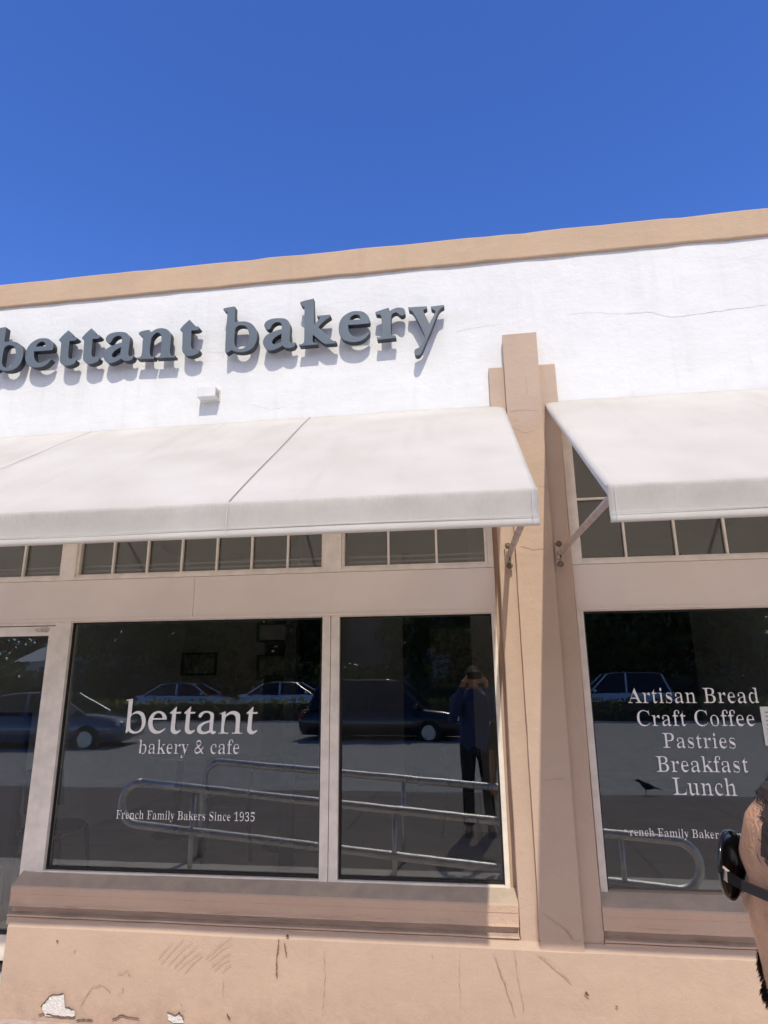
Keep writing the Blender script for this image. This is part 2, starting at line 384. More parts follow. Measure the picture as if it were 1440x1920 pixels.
# pilasters
def pilaster(dx, full=True):
    p1 = at(915, 690, -.03).x; p2 = at(1040, 690, -.03).x; c1 = at(940, 628, -.055).x; c2 = at(1003, 628, -.055).x
    zt = at(940, 628, -.055).z; zw = at(915, 690, -.03).z
    mb = MB().box(.161+dx, .549+dx, -.03, .24, .33, zw, 'tan_stucco')
    o = mb.build('pilaster', B); wob(o, .003, 5, .1)
    bv = o.modifiers.new('bevel', 'BEVEL'); bv.width = .005; bv.segments = 2; bv.limit_method = 'ANGLE'; bv.angle_limit = rad(50)
    mb2 = MB().box(.253+dx, .451+dx, -.056, -.026, .33, zt, 'tan_stucco')
    mb2.box(.256+dx, .448+dx, -.026, -.0, zw, zt-.002, 'tan_stucco')
    if full:
        Y = -.057
        for pix, w in (([(975, 1024), (1000, 1030), (1022, 1028)], .004), ([(955, 772), (975, 768), (1010, 770)], .002), ([(960, 800), (985, 812), (1005, 806)], .0015), ([(1008, 912), (1030, 912)], .002), ([(985, 700), (990, 740)], .0015), ([(1015, 1462), (1060, 1460)], .002),
                       ([(1017, 1710), (1050, 1735), (1060, 1742), (1075, 1762)], .0035), ([(1062, 1742), (1072, 1765), (1090, 1763)], .002)):
            crack(mb2, pix, Y, w, 'crack', .003)
    o2 = mb2.build('stepped_strip', o); wob(o2, .0025, 6, .1)
    return o
pilaster(0); pilaster(2.62, False); pilaster(-4.02, False)
# plinth with its crumbling paint
zt = .362
prof = [(-.038, .398), (-.058, .366), (-.06, GZ-.06), (.2, GZ-.06), (.2, .398)]
mb = MB()
for x0, x1 in ((-2.49, XR), (XL, -3.47)):
    mb.prism(prof, x0, x1, 'tan_stucco')
BW = o = mb.build('base_wall', B); wob(o, .004, 4, .12)
bv = o.modifiers.new('bevel', 'BEVEL'); bv.width = .014; bv.segments = 3; bv.limit_method = 'ANGLE'; bv.angle_limit = rad(50)
Y = -.066
mb = MB()
for a, b in (((297, 1797), (325, 1767)), ((302, 1807), (345, 1760)), ((315, 1810), (360, 1765)), ((325, 1815), (372, 1772)), ((332, 1820), (375, 1785)), ((345, 1825), (380, 1790)), ((385, 1797), (435, 1755)), ((390, 1800), (437, 1767)), ((395, 1812), (435, 1785)), ((402, 1819), (432, 1797)), ((417, 1821), (433, 1810))):
    crack(mb, [a, ((a[0]+b[0])/2+1, (a[1]+b[1])/2-3), b], Y, .003, 'crack', .0012)
for pix, w, m in (([(523, 1760), (521, 1785), (519, 1812), (519, 1834)], .008, 'rust'), ([(537, 1756), (541, 1753)], .014, 'crack_and_edge_shade'), ([(534, 1768), (538, 1794)], .007, 'rust'),
                  ([(607, 1782), (610, 1830), (605, 1900)], .003, 'crack'), ([(925, 1785), (942, 1830), (966, 1905)], .004, 'crack'), ([(862, 1785), (862, 1830), (864, 1892)], .0025, 'crack'),
                  ([(965, 1782), (972, 1840), (984, 1900)], .003, 'crack'), ([(1008, 1790), (1030, 1805), (1055, 1828), (1072, 1843)], .005, 'crack'), ([(810, 1785), (812, 1798)], .003, 'crack'),
                  ([(150, 1885), (172, 1852), (190, 1846), (208, 1858)], .0035, 'crack'), ([(245, 1832), (240, 1820), (218, 1828)], .003, 'crack'), ([(418, 1870), (418, 1830)], .002, 'crack'), ([(345, 1895), (338, 1880)], .003, 'crack'),
                  ([(1095, 1862), (1103, 1868), (1098, 1858)], .01, 'crack'), ([(1155, 1885), (1158, 1890)], .006, 'crack'), ([(140, 1780), (140, 1786)], .004, 'crack'), ([(106, 1763), (108, 1766)], .008, 'crack'), ([(230, 1850), (231, 1860)], .005, 'crack')):
    crack(mb, pix, Y, w, m)
def patch(pix, mat, yy):
    pts = [at(x, y, Y) for x, y in pix]; mb.raw([(p.x, yy, p.z) for p in pts], [tuple(range(len(pts)))], mat)
patch([(78, 1888), (93, 1868), (120, 1864), (122, 1890), (140, 1895), (141, 1908), (85, 1905)], 'bare_plaster', Y-.0015)
patch([(316, 1912), (314, 1898), (330, 1905), (340, 1900), (345, 1918), (325, 1918)], 'bare_plaster', Y-.0015)
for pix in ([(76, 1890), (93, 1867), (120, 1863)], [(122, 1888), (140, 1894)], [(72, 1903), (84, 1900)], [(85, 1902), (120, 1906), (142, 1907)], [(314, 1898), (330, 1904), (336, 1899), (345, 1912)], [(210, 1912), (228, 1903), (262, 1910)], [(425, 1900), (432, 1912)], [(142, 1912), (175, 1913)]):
    crack(mb, pix, Y-.002, .008, 'crack_and_edge_shade', .003)  # dark rims painted as the shadow along the chipped paint edges
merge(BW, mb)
# window sills
sp = [(.12, .60), (.045, .598), (-.034, .553), (-.038, .545), (-.037, .515), (-.034, .512), (-.035, .466), (-.038, .455), (-.006, .449), (-.006, .421), (-.044, .417), (-.046, .410), (-.03, .406), (-.038, .403), (-.04, .37), (.12, .37)]
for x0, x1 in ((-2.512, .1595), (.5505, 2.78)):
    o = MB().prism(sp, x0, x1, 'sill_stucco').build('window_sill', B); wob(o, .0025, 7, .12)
# door recess side and cream panels
zb0, zb1 = 1.964, 2.205
for x0, x1, jx in ((-3.47, .135, at(363, 1120, .04).x), (.5605, 2.78, 1.9)):
    mb = MB().box(x0, jx-.0006, .04, .16, zb0, zb1, 'cream_panel').box(jx+.0006, x1, .041, .16, zb0, zb1, 'cream_panel').box(x0, x1, .034, .05, zb0-.006, zb0+.006, 'cream_panel')
    mb.build('spandrel_panel', B, bevel=.002)
for x0, x1 in ((.1335, .1605), (.5495, .5612), (2.741, 2.782), (-3.48, -3.4705)):
    MB().box(x0, x1, .062, .24, .40, 3.02, 'tan_stucco').build('jamb', B)
# roof, rear and side walls
MB().box(XL, XR, .25, 7.4, 3.75, 3.95, 'house_white').build('roof', B)
MB().box(XL, XL+.2, .25, 7.4, GZ-.05, 3.75, 'white_stucco').box(XR-.2, XR, .25, 7.4, GZ-.05, 3.75, 'white_stucco').box(XL, XR, 7.4, 7.6, GZ-.05, 4.1, 'white_stucco').build('side_wall', B)
# interior shell
IF = .12
MB().box(XL+.2, XR-.2, .17, 7.4, GZ, IF, 'room_floor').build('interior_floor', B)
MB().box(XL+.2, XR-.2, .26, 7.4, 3.3, 3.35, 'room_wall').build('interior_ceiling', B)
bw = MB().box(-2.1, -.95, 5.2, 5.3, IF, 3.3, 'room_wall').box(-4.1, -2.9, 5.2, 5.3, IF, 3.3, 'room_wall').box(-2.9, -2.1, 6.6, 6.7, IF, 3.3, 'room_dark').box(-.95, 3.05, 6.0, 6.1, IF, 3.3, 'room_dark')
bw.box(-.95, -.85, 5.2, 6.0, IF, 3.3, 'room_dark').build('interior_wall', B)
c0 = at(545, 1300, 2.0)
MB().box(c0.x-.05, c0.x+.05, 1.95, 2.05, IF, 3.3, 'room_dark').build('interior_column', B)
MB().box(-.02, .22, 3.4, 3.6, IF, 3.3, 'room_wall').build('interior_column', B)

# windows: frame > pane, gasket
GY0, GY1 = .083, .089
def frame_piece(mb, x0, x1, z0, z1, y0=.045, y1=.11, mat='frame_paint'): mb.box(x0, x1, y0, y1, z0, z1, mat)
def glaze(name, panes, z0, z1, parent, mat='shop_glass', gw=.009, gask=True):
    mb = MB()
    for a, b in panes: mb.box(a-.004, b+.004, GY0, GY1, z0-.004, z1+.004, mat)
    mb.build('pane', parent)
    if gask:
        mb = MB()
        for a, b in panes:
            mb.box(a+.001, a+gw, .066, GY0-.001, z0+.001, z1-.001, 'gasket').box(b-gw, b-.001, .066, GY0-.001, z0+.001, z1-.001, 'gasket')
            mb.box(a+gw, b-gw, .066, GY0-.001, z0+.001, z0+gw+.004, 'gasket').box(a+gw, b-gw, .066, GY0-.001, z1-gw, z1-.001, 'gasket')
        mb.build('gasket', parent)
def shop_window(x0, x1, zb, zt, panes, lab):
    w = MB()
    zA, zB = zb+.028, zt-.012
    frame_piece(w, x0, panes[0][0], zb, zt, .043)
    for (a, b), (c, d) in zip(panes, panes[1:]):
        mid = (b+c)/2-.001
        frame_piece(w, b, mid-.0018, zb+.001, zt-.001, .045); frame_piece(w, mid+.0018, c, zb+.001, zt-.001, .0455); frame_piece(w, mid-.0018, mid+.0018, zb+.002, zt-.002, .06)
    frame_piece(w, panes[-1][1], x1, zb, zt, .043)
    for a, b in panes:
        frame_piece(w, a, b, zb, zA, .045); frame_piece(w, a, b, zB, zt-.0005, .047)
    o = w.build('shop_window', B, bevel=.002)
    glaze('pane', panes, zA, zB, o)
    return o
shop_window(-2.447, .132, .578, 1.963, [(-2.394, -.845), (-.746, .106)], 0)
shop_window(.562, 2.78, .556, 1.963, [(.597, 2.1), (2.19, 2.74)], 1)
def transom(x0, x1, secs, munts, hz):
    z0, z1 = 2.207, 3.02
    w = MB(); xs = [x0]+[v for s in secs for v in s]+[x1]
    for i in range(0, len(xs), 2): frame_piece(w, xs[i], xs[i+1], z0, z1, .042)
    for a, b in secs: frame_piece(w, a, b, z0, z0+.022, .044); frame_piece(w, a, b, z1-.03, z1, .044)
    o = w.build('transom_window', B, bevel=.002)
    s = MB()
    for a, b in secs:                                   # inner sash
        frame_piece(s, a+.001, a+.016, z0+.022, z1-.03, .058, .1); frame_piece(s, b-.016, b-.001, z0+.022, z1-.03, .058, .1)
        frame_piece(s, a+.016, b-.016, z0+.022, z0+.036, .058, .1); frame_piece(s, a+.016, b-.016, z1-.045, z1-.03, .058, .1)
        for m in munts:
            if a+.05 < m < b-.05: frame_piece(s, m-.006, m+.006, z0+.036, z1-.045, .062, .081)
        for h in hz: frame_piece(s, a+.016, b-.016, h-.006, h+.006, .0635, .0805)
    s.build('sash', o)
    glaze('pane', [(a+.016, b-.016) for a, b in secs], z0+.036, z1-.045, o, 'transom_glass', gask=False)
    return o
transom(-3.47, .135, [(-3.43, -2.505), (-2.41, -.843), (-.739, .103)], [-3.0, -2.777, -2.175, -1.951, -1.73, -1.507, -1.289, -1.067, -.464, -.186], [2.585])
transom(.5605, 2.78, [(.602, 2.72)], [.856, 1.123, 1.382, 1.645, 1.91, 2.175, 2.44], [2.585])
for x0, x1 in ((-3.4, -.86), (-.72, .09)):
    MB().tube([(x0, .19, 2.315), (x1, .19, 2.315)], .006, 'white_metal').tube([(x0, .19, 2.285), (x1, .19, 2.285)], .006, 'white_metal').build('curtain_rail', B)
# door
zs = .15
mb = MB(); frame_piece(mb, -2.4965, -2.448, zs, 1.962, .046); frame_piece(mb, -3.47, -3.42, zs, 1.962, .046); frame_piece(mb, -3.42, -2.4965, 1.938, 1.961, .048)
D = mb.build('door', B, bevel=.002)
mb = MB(); frame_piece(mb, -2.541, -2.500, zs+.01, 1.934, .055, .1); frame_piece(mb, -3.416, -3.37, zs+.01, 1.934, .055, .1); frame_piece(mb, -3.37, -2.541, 1.876, 1.933, .056, .099); frame_piece(mb, -3.37, -2.541, zs+.011, .282, .056, .099)
p = at(82, 1181, .055); mb.raw([(p.x-.045, .0545, p.z-.012), (p.x+.03, .0545, p.z-.016), (p.x+.042, .0545, p.z+.004), (p.x+.02, .0545, p.z+.016), (p.x-.03, .0545, p.z+.014), (p.x-.06, .0545, p.z+.003)], [(0, 1, 2, 3, 4, 5)], 'bracket_paint')
mb.build('leaf', D, bevel=.002)
glaze('pane', [(-3.37, -2.541)], .282, 1.876, D)
MB().tube([(-3.33, .05, .95), (-3.33, .0, .97), (-3.33, .0, 1.25), (-3.33, .05, 1.27)], .012, 'steel').build('handle', D, smooth=True)
mb = MB().box(-3.47, -2.492, .0, .24, GZ-.02, zs-.012, 'marble').box(-3.47, -2.489, -.012, .2, zs-.012, zs, 'gasket')
mb.build('door_step', B, bevel=.004)

# ---------------------------------------------------------------- awnings
def awning(name, x0, x1, label, arms, seams, soft, skew):
    A = empty(name, ((x0+x1)/2, 0, 2.1), label, 'awning', 'white fabric awnings over the shop front', world=True)
    yw, zw, yf, zf, zl = -.012, 3.158, -1.372, 2.245, 2.108
    nx = max(8, int((x1-x0)/.025)); npf = 24
    rows = []
    def sag(x, t):
        s = .006*math.sin(math.pi*t)*(.6+.8*noise.noise(Vector((x*1.3, t*2, 3)))) + .004*noise.noise(Vector((x*2.2, t*3, 0)))
        r_ = sum(math.exp(-((x-q)/.022)**2) for q in [w_+skew*t for w_ in soft+seams])*.0065*min(1, t*8)*(1-t**6)
        return r_-s
    prof = []
    for i in range(npf+1):
        t = i/npf; prof.append((yw+(yf-yw)*t, zw+(zf-zw)*t, t))
    verts = []; faces = []; cols = []
    for j in range(nx+1):
        x = x0+(x1-x0)*j/nx; e = min(x-x0, x1-x)
        col = []
        for (y, z, t) in prof[:-1]+[(yw+(yf-yw)*.992, zw+(zf-zw)*.992, .992), (yw+(yf-yw)*.997, zw+(zf-zw)*.997, .997)]:
            drop = .010*math.exp(-(e/.022)**2)
            col.append((x, y, z+sag(x, t)-drop))
        w1 = .004*noise.noise(Vector((x*1.1, 5, 0)))
        col += [(x, yf-.002, zf-.001), (x, yf-.009, zf-.004), (x, yf-.0125, zf-.011), (x, yf-.013+w1*.5, zf-.02), (x, yf-.013+w1*1.0, zf-.032), (x, yf-.013+w1*1.3, zf-.055), (x, yf-.012+w1*1.5, zl+.045), (x, yf-.012+w1*1.6, zl+.031), (x, yf-.0125+w1*1.6, zl+.027), (x, yf-.016+w1*1.7, zl+.022), (x, yf-.017+w1*1.7, zl+.012), (x, yf-.0165+w1*1.7, zl+.005), (x, yf-.011+w1*1.7, zl), (x, yf-.002, zl+.002)]
        cols.append(col)
    nr = len(cols[0])
    mb = MB(); mb.raw([v for c in cols for v in c], [(j*nr+i, j*nr+i+1, (j+1)*nr+i+1, (j+1)*nr+i) for j in range(nx) for i in range(nr-1)], 'awning_fabric')
    can = mb.build('canopy', A, smooth=True)
    sd = can.modifiers.new('solid', 'SOLIDIFY'); sd.thickness = .0025; sd.offset = -1
    # stitched seams down the slope and the valance
    def strip(x, w, mat, skew=0, t0=0.0, t1=1.0, val=True, lift=.0035):
        pts = []; sm = MB()
        for i in range(13):
            t = t0+(t1-t0)*i/12; n_ = Vector((0, -.557, .83))
            pts.append(Vector((x+skew*t, yw+(yf-yw)*t, zw+(zf-zw)*t+sag(x+skew*t, t))) + n_*lift)
        L = [(p.x-w/2, p.y, p.z) for p in pts]; R = [(p.x+w/2, p.y, p.z) for p in pts]; n = len(pts)
        sm.raw(L+R, [(i, i+1, n+i+1, n+i) for i in range(n-1)], mat)
        if val:
            xx = x+skew; w1 = .004*noise.noise(Vector((xx*1.1, 5, 0)))
            sm.raw([(xx-w/2, yf-.0155+w1, zf-.012), (xx+w/2, yf-.0155+w1, zf-.012), (xx+w/2, yf-.0185+w1*1.6, zl+.004), (xx-w/2, yf-.0185+w1*1.6, zl+.004)], [(0, 1, 2, 3)], 'seam_soft')
        sm.build('seam', A, normals=False)
    for x in seams: strip(x, .0045, 'seam', skew)
    for x in (x0+.022, x1-.022):
        xx = x; sm = MB(); sm.raw([(xx-.001, yf-.02, zf-.012), (xx+.001, yf-.02, zf-.012), (xx+.001, yf-.023, zl+.004), (xx-.001, yf-.023, zl+.004)], [(0, 1, 2, 3)], 'seam_soft')
        sm.build('seam', A, normals=False)
    hm_ = MB(); hm_.box(x0+.004, x1-.004, yf-.0168, yf-.0152, zl+.031, zl+.0335, 'seam_soft'); hm_.build('hem_stitch', A)
    # metal frame below the fabric
    fr = MB().tube([(x0+.015, yf+.018, zf-.028), (x1-.015, yf+.018, zf-.028)], .013, 'white_metal').tube([(x0+.015, yf+.012, zl+.014), (x1-.015, yf+.012, zl+.014)], .009, 'white_metal')
    n = 4 if x1-x0 > 3 else 3
    for i in range(n):
        x = x0+.016+(x1-x0-.032)*i/(n-1)
        fr.tube([(x, yw-.02, zw-.045), (x, yf+.02, zf-.03)], .0115, 'white_metal').tube([(x, yf+.018, zf-.03), (x, yf+.014, zl+.014)], .009, 'white_metal')
    fr.box(x0+.01, x1-.01, -.03, -.004 if False else -.0005, zw-.055, zw-.03, 'white_metal')
    fr.build('awning_frame', A, smooth=True)
    for k, (bx, bz, ex, yb) in enumerate(arms):
        a = MB().tube([(bx, yb-.03, bz), (ex, yf+.02, zl+.10)], .0145, 'arm_paint', 14).build('support_arm', A, smooth=True)
        b_ = MB().box(bx-.018, bx+.018, yb-.007, yb+.002, bz-.075, bz+.075, 'bracket_paint').box(bx-.011, bx-.005, yb-.045, yb-.007, bz-.03, bz+.03, 'bracket_paint').box(bx+.005, bx+.011, yb-.045, yb-.007, bz-.03, bz+.03, 'bracket_paint')
        br = b_.build('bracket', a, bevel=.003)
        for dz in (-.056, .056):
            MB().tube([(bx, yb-.005, bz+dz), (bx, yb-.012, bz+dz), (bx, yb-.013, bz+dz), (bx, yb-.02, bz+dz)], [.019, .016, .011, .010], 'rust', 9).build('bolt', a)
        MB().tube([(bx-.016, yb-.03, bz), (bx+.016, yb-.03, bz)], .006, 'rust', 8).build('bolt', a)
    return A
s1 = at(175, 812, 0).x; s2 = at(583, 785, 0).x
awning('awning', -4.0, .241, 'long white fabric awning above the door and the window with the shop name',
       [(.2135, 2.25, .222, -.055), (-3.9, 2.25, -3.9, -.055)], [s1, s2, s2-2*(s2-s1)], [s1-.22, s1+.72, s2+.17], at(430, 938, -1.372).x-s2)
awning('awning', .471, 2.9, 'white fabric awning with a bare support arm, above the window listing bread and coffee',
       [(.482, 2.25, .492, -.055), (2.86, 2.25, 2.86, -.03)], [1.95], [at(1120, 800, -.3).x, 1.42], .12)

# ---------------------------------------------------------------- lettering
def smooth_poly(s, sx, ox, oy):
    P = []
    for tok in s.split():
        c = tok.endswith('c'); a, b = tok.rstrip('c').split(','); P.append((ox+float(a)/sx, oy+float(b)/sx, c))
    n = len(P); out = []
    for i in range(n):
        p0, p1, p2, p3 = P[i-1], P[i], P[(i+1) % n], P[(i+2) % n]
        if p1[2]: p0 = p1
        if p2[2]: p3 = p2
        m = 5 if not (p1[2] and p2[2]) else 1
        for k in range(m):
            t = k/m; q = []
            for d in (0, 1):
                a, b, c, e = p0[d], p1[d], p2[d], p3[d]
                q.append(.5*((2*b)+(-a+c)*t+(2*a-5*b+4*c-e)*t*t+(-a+3*b-3*c+e)*t**3))
            out.append(tuple(q))
    return out
def curve_mesh(loops, extrude, bevel, yfront):           # loops of (x, z); stands upright facing -y
    cu = bpy.data.curves.new('c', 'CURVE'); cu.dimensions = '2D'; cu.fill_mode = 'BOTH'; cu.extrude = extrude; cu.bevel_depth = bevel; cu.bevel_resolution = 1; cu.offset = -bevel
    for L in loops:
        sp = cu.splines.new('POLY'); sp.points.add(len(L)-1); sp.use_cyclic_u = True
        for i, (x, z) in enumerate(L): sp.points[i].co = (x, z, 0, 1)
    o = bpy.data.objects.new('c', cu); COL.objects.link(o); bpy.context.view_layer.update()
    dg = bpy.context.evaluated_depsgraph_get(); me = bpy.data.meshes.new_from_object(o.evaluated_get(dg))
    bpy.data.objects.remove(o)
    for v in me.vertices:
        x, z, y = v.co; v.co = (x, yfront+(extrude+bevel)-y, z)
    return me
C3 = (6, 400, 550); C4 = (6, 620, 550); C2 = (4.8, 220, 550)
GL = {
 'b': (C3, ['110,182c 130,164 238,145c 246,152c 238,322c 290,316 360,315 430,340 480,400 494,470 480,550 440,615 380,650 310,662 250,655 205,638c 152,670c 132,650 140,440 157,220 140,208',
            '241,430 250,392 280,366 320,360 368,374 394,425 400,490 386,560 350,608 305,623 258,608 237,570 236,500']),
 'a': (C3, ['572,350 600,310 660,285 740,277 810,285 850,318 866,370 862,450 858,535 875,558 920,546c 927,565 905,600 860,615 810,610 775,588c 740,610 680,635 620,640 580,610 558,565 562,520 590,476 640,444 700,420 768,400c 767,350 745,326 700,328 662,355 635,402 605,405 580,388',
            '660,545 680,508 725,475 764,455c 762,545c 730,556 695,572 665,565']),
 'k': (C3, ['976,105 995,90 1110,62 1126,78 1132,350c 1195,280 1168,268 1165,250c 1312,238c 1316,262 1250,310 1185,380 1210,404 1330,520 1378,535 1370,562 1258,570c 1215,545 1120,465c 1120,548 1165,558 1172,574c 966,592c 966,574 1015,552 1022,450 1024,180 1012,150 985,132']),
 'e': (C4, ['434,338c 440,300 420,250 370,208 310,197 230,205 150,250 105,310 90,380 95,450 130,510 190,540 270,548 350,530 405,490 436,447c 412,438c 365,472 305,490 245,478 206,430 195,356c 300,350',
            '212,300c 228,265 265,243 300,240 325,255 335,290c']),
 'r': (C4, ['503,215 520,203 640,163 656,175 655,205c 700,175 760,158 820,168 838,212 825,243 790,250 765,232 735,214 700,228 680,265 678,400 682,465 730,470c 735,502c 522,524c 518,490c 572,476 572,300 560,245 512,236']),
 'y': (C4, ['878,160 890,155 1080,143c 1082,168 1045,190 1050,215 1110,340c 1174,215 1163,190 1130,170c 1126,146c 1272,128c 1274,150 1215,200 1140,390 1085,520 1030,650 1000,692 965,700 945,682 945,635 985,612 1020,588 1050,530 1055,470 990,330 925,215 880,185']),
 't': (C2, ['565,322 600,280 650,235c 690,278c 692,297c 726,296c 740,312 716,330 665,335c 660,470 678,498 712,492 738,508c 730,535 690,556 640,563 600,545 582,510 584,440 586,350c 570,334']),
 'n': (C2, ['192,358 215,340 286,325c 298,352c 350,320 400,312 450,325 479,362 480,420 474,548 518,558c 516,576c 345,584c 344,570 385,555 396,400 385,365 355,354 318,385 300,430 292,555 334,568c 326,588c 178,592c 168,578 214,560 226,440 228,392 200,376']),
}
YS = -.08
def sign_letter(ch, dst=None):
    (sc, ox, oy), strs = GL[ch]
    loops = [[(lambda p: (p.x, p.z))(at(*q, YS)) for q in smooth_poly(s, sc, ox, oy)] for s in strs]
    if dst is not None:                                  # move so that the left extreme falls at a photo pixel, at the same baseline
        x0 = min(p[0] for p in loops[0]); t = at(*dst, YS)
        dx = t.x-x0
        loops = [[(x+dx, z) for x, z in L] for L in loops]
    return loops
SG = empty('shop_sign', (-1.6, 0, 3.8), 'row of raised blue-grey letters spelling the shop name on the white wall', 'sign', world=True)
bl = sign_letter('b'); b0x = min(p[0] for p in bl[0]); b1x = max(p[0] for p in bl[0])
first_b = [[(x + at(43, 666, YS).x - b1x, z) for x, z in L] for L in bl]
seq = [('b', first_b), ('e', sign_letter('e', (47.5, 665))), ('t', sign_letter('t', (110.4, 636))), ('t', sign_letter('t', (153.5, 632))), ('a', sign_letter('a', (192.7, 673))), ('n', sign_letter('n')), ('t', sign_letter('t')),
       ('b', bl), ('a', sign_letter('a')), ('k', sign_letter('k')), ('e', sign_letter('e')), ('r', sign_letter('r')), ('y', sign_letter('y'))]
def zbase(L): return min(p[1] for p in L[0])
for i, (ch, L) in enumerate(seq):
    me = curve_mesh(L, .0205, .002, YS)
    me.materials.clear(); me.materials.append(MATS['sign_paint']); me.materials.append(MATS['sign_shaded_side'])
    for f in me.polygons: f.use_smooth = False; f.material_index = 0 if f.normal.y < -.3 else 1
    for v in me.vertices: v.co -= SG.location
    o = link('letter', me, SG)
    xs = [p[0] for p in L[0]]; zs_ = [p[1] for p in L[0]]
    st = MB(); xa, xb = min(xs), max(xs); za, zb_ = min(zs_), max(zs_)
    for fx, fz in ((.35, .25), (.62, .25), (.35, .8)):
        st.tube([(xa+(xb-xa)*fx, -.038, za+(zb_-za)*fz), (xa+(xb-xa)*fx, .002, za+(zb_-za)*fz)], .004, 'steel', 6)
    st.build('stud', SG) if False else None

def bold(s):
    r = ''
    for ch in s:
        if 'a' <= ch <= 'z': r += chr(0x1D41A+ord(ch)-97)
        elif 'A' <= ch <= 'Z': r += chr(0x1D400+ord(ch)-65)
        elif '0' <= ch <= '9': r += chr(0x1D7CE+ord(ch)-48)
        else: r += ch
    return r
def text_loops(s, thin=.035):
    cu = bpy.data.curves.new('t', 'FONT'); cu.body = bold(s); cu.fill_mode = 'NONE'; cu.resolution_u = 4; cu.dimensions = '2D'
    o = bpy.data.objects.new('t', cu); COL.objects.link(o); bpy.context.view_layer.update()
    me = bpy.data.meshes.new_from_object(o.evaluated_get(bpy.context.evaluated_depsgraph_get())); bpy.data.objects.remove(o)
    bm = bmesh.new(); bm.from_mesh(me); bmesh.ops.remove_doubles(bm, verts=bm.verts, dist=1e-5)
    seen = set(); loops = []
    for v in bm.verts:
        if v in seen or len(v.link_edges) != 2: continue
        L = [v]; seen.add(v); cur = v; prev = None
        while True:
            nx = [e.other_vert(cur) for e in cur.link_edges if e.other_vert(cur) is not prev and e.other_vert(cur) not in seen]
            if not nx: break
            prev = cur; cur = nx[0]; seen.add(cur); L.append(cur)
        if len(L) > 2: loops.append([(q.co.x, q.co.y) for q in L])
    bm.free()
    def area(L): return sum(L[i-1][0]*L[i][1]-L[i][0]*L[i-1][1] for i in range(len(L)))/2
    def inside(p, L):
        c = False
        for i in range(len(L)):
            (x1, y1), (x2, y2) = L[i-1], L[i]
            if (y1 > p[1]) != (y2 > p[1]) and p[0] < (x2-x1)*(p[1]-y1)/(y2-y1)+x1: c = not c
        return c
    def span(x, y, sgn):                                   # ink width to one side of a point along its row
        best = 9
        for K in loops:
            for i in range(len(K)):
                (x1, y1), (x2, y2) = K[i-1], K[i]
                if (y1 > y) != (y2 > y):
                    d = ((x2-x1)*(y-y1)/(y2-y1)+x1-x)*sgn
                    if d > 1e-4: best = min(best, d)
        return best
    def within(L, K): return K is not L and all(inside(L[(i*len(L))//6], K) for i in range(6))
    def is_hole(L): return sum(within(L, K) for K in loops) % 2
    out = []
    for L in loops:
        hole = is_hole(L)
        if (area(L) > 0) == bool(hole): L = L[::-1]       # outers counter-clockwise, holes clockwise
        n = len(L); R = []
        for i in range(n):
            a, b = L[i-1], L[(i+1) % n]; dx, dy = b[0]-a[0], b[1]-a[1]; l = math.hypot(dx, dy) or 1
            nx_ = dy/l; k_ = min(thin*abs(nx_), .33*span(L[i][0], L[i][1]+1e-5, -1 if nx_ > 0 else 1)) if abs(nx_) > .05 else 0
            R.append((L[i][0]-math.copysign(k_, nx_), L[i][1]))
        out.append(R)
    outer = [i for i, L in enumerate(loops) if not is_hole(L)]
    return [[out[i]]+[out[j] for j in range(len(loops)) if j not in outer and within(loops[j], loops[i])] for i in outer]
YG = .0815
def fit(glyphs, p0, p1, zscale=None):
    flat = [L for g_ in glyphs for L in g_]; f_ = fit_loops(flat, p0, p1, zscale); res = []; i = 0
    for g_ in glyphs: res.append(f_[i:i+len(g_)]); i += len(g_)
    return res
def fit_loops(loops, p0, p1, zscale=None, asc=None):           # stretch a line of text between two baseline points
    xs = [x for L in loops for x, _ in L]; xa, xb = min(xs), max(xs); k = (p1.x-p0.x)/(xb-xa); kz = k*(zscale or 1)
    return [[(p0.x+(x-xa)*k, p0.z+(p1.z-p0.z)*((x-xa)/(xb-xa))+z*kz) for x, z in L] for L in loops]
def decal(name, loops, label, cat, parent=None):
    bm = bmesh.new()
    for i, g_ in enumerate(loops):
        m_ = curve_mesh(g_, .0002, 0, YG-.0006-.0001*(i % 2)); bm.from_mesh(m_); bpy.data.meshes.remove(m_)
    me = bpy.data.meshes.new(name); bm.to_mesh(me); bm.free(); me.materials.clear(); me.materials.append(MATS['vinyl_letter'])
    if parent is not None:
        for v in me.vertices: v.co -= parent.location
    o = link(name, me, parent)
    if parent is None:
        c = sum((v.co for v in me.vertices), Vector())/max(1, len(me.vertices))
        for v in me.vertices: v.co -= c
        o.location = c; tag(o, label, cat)
    return o
C5 = (5.1429, 220, 1290)
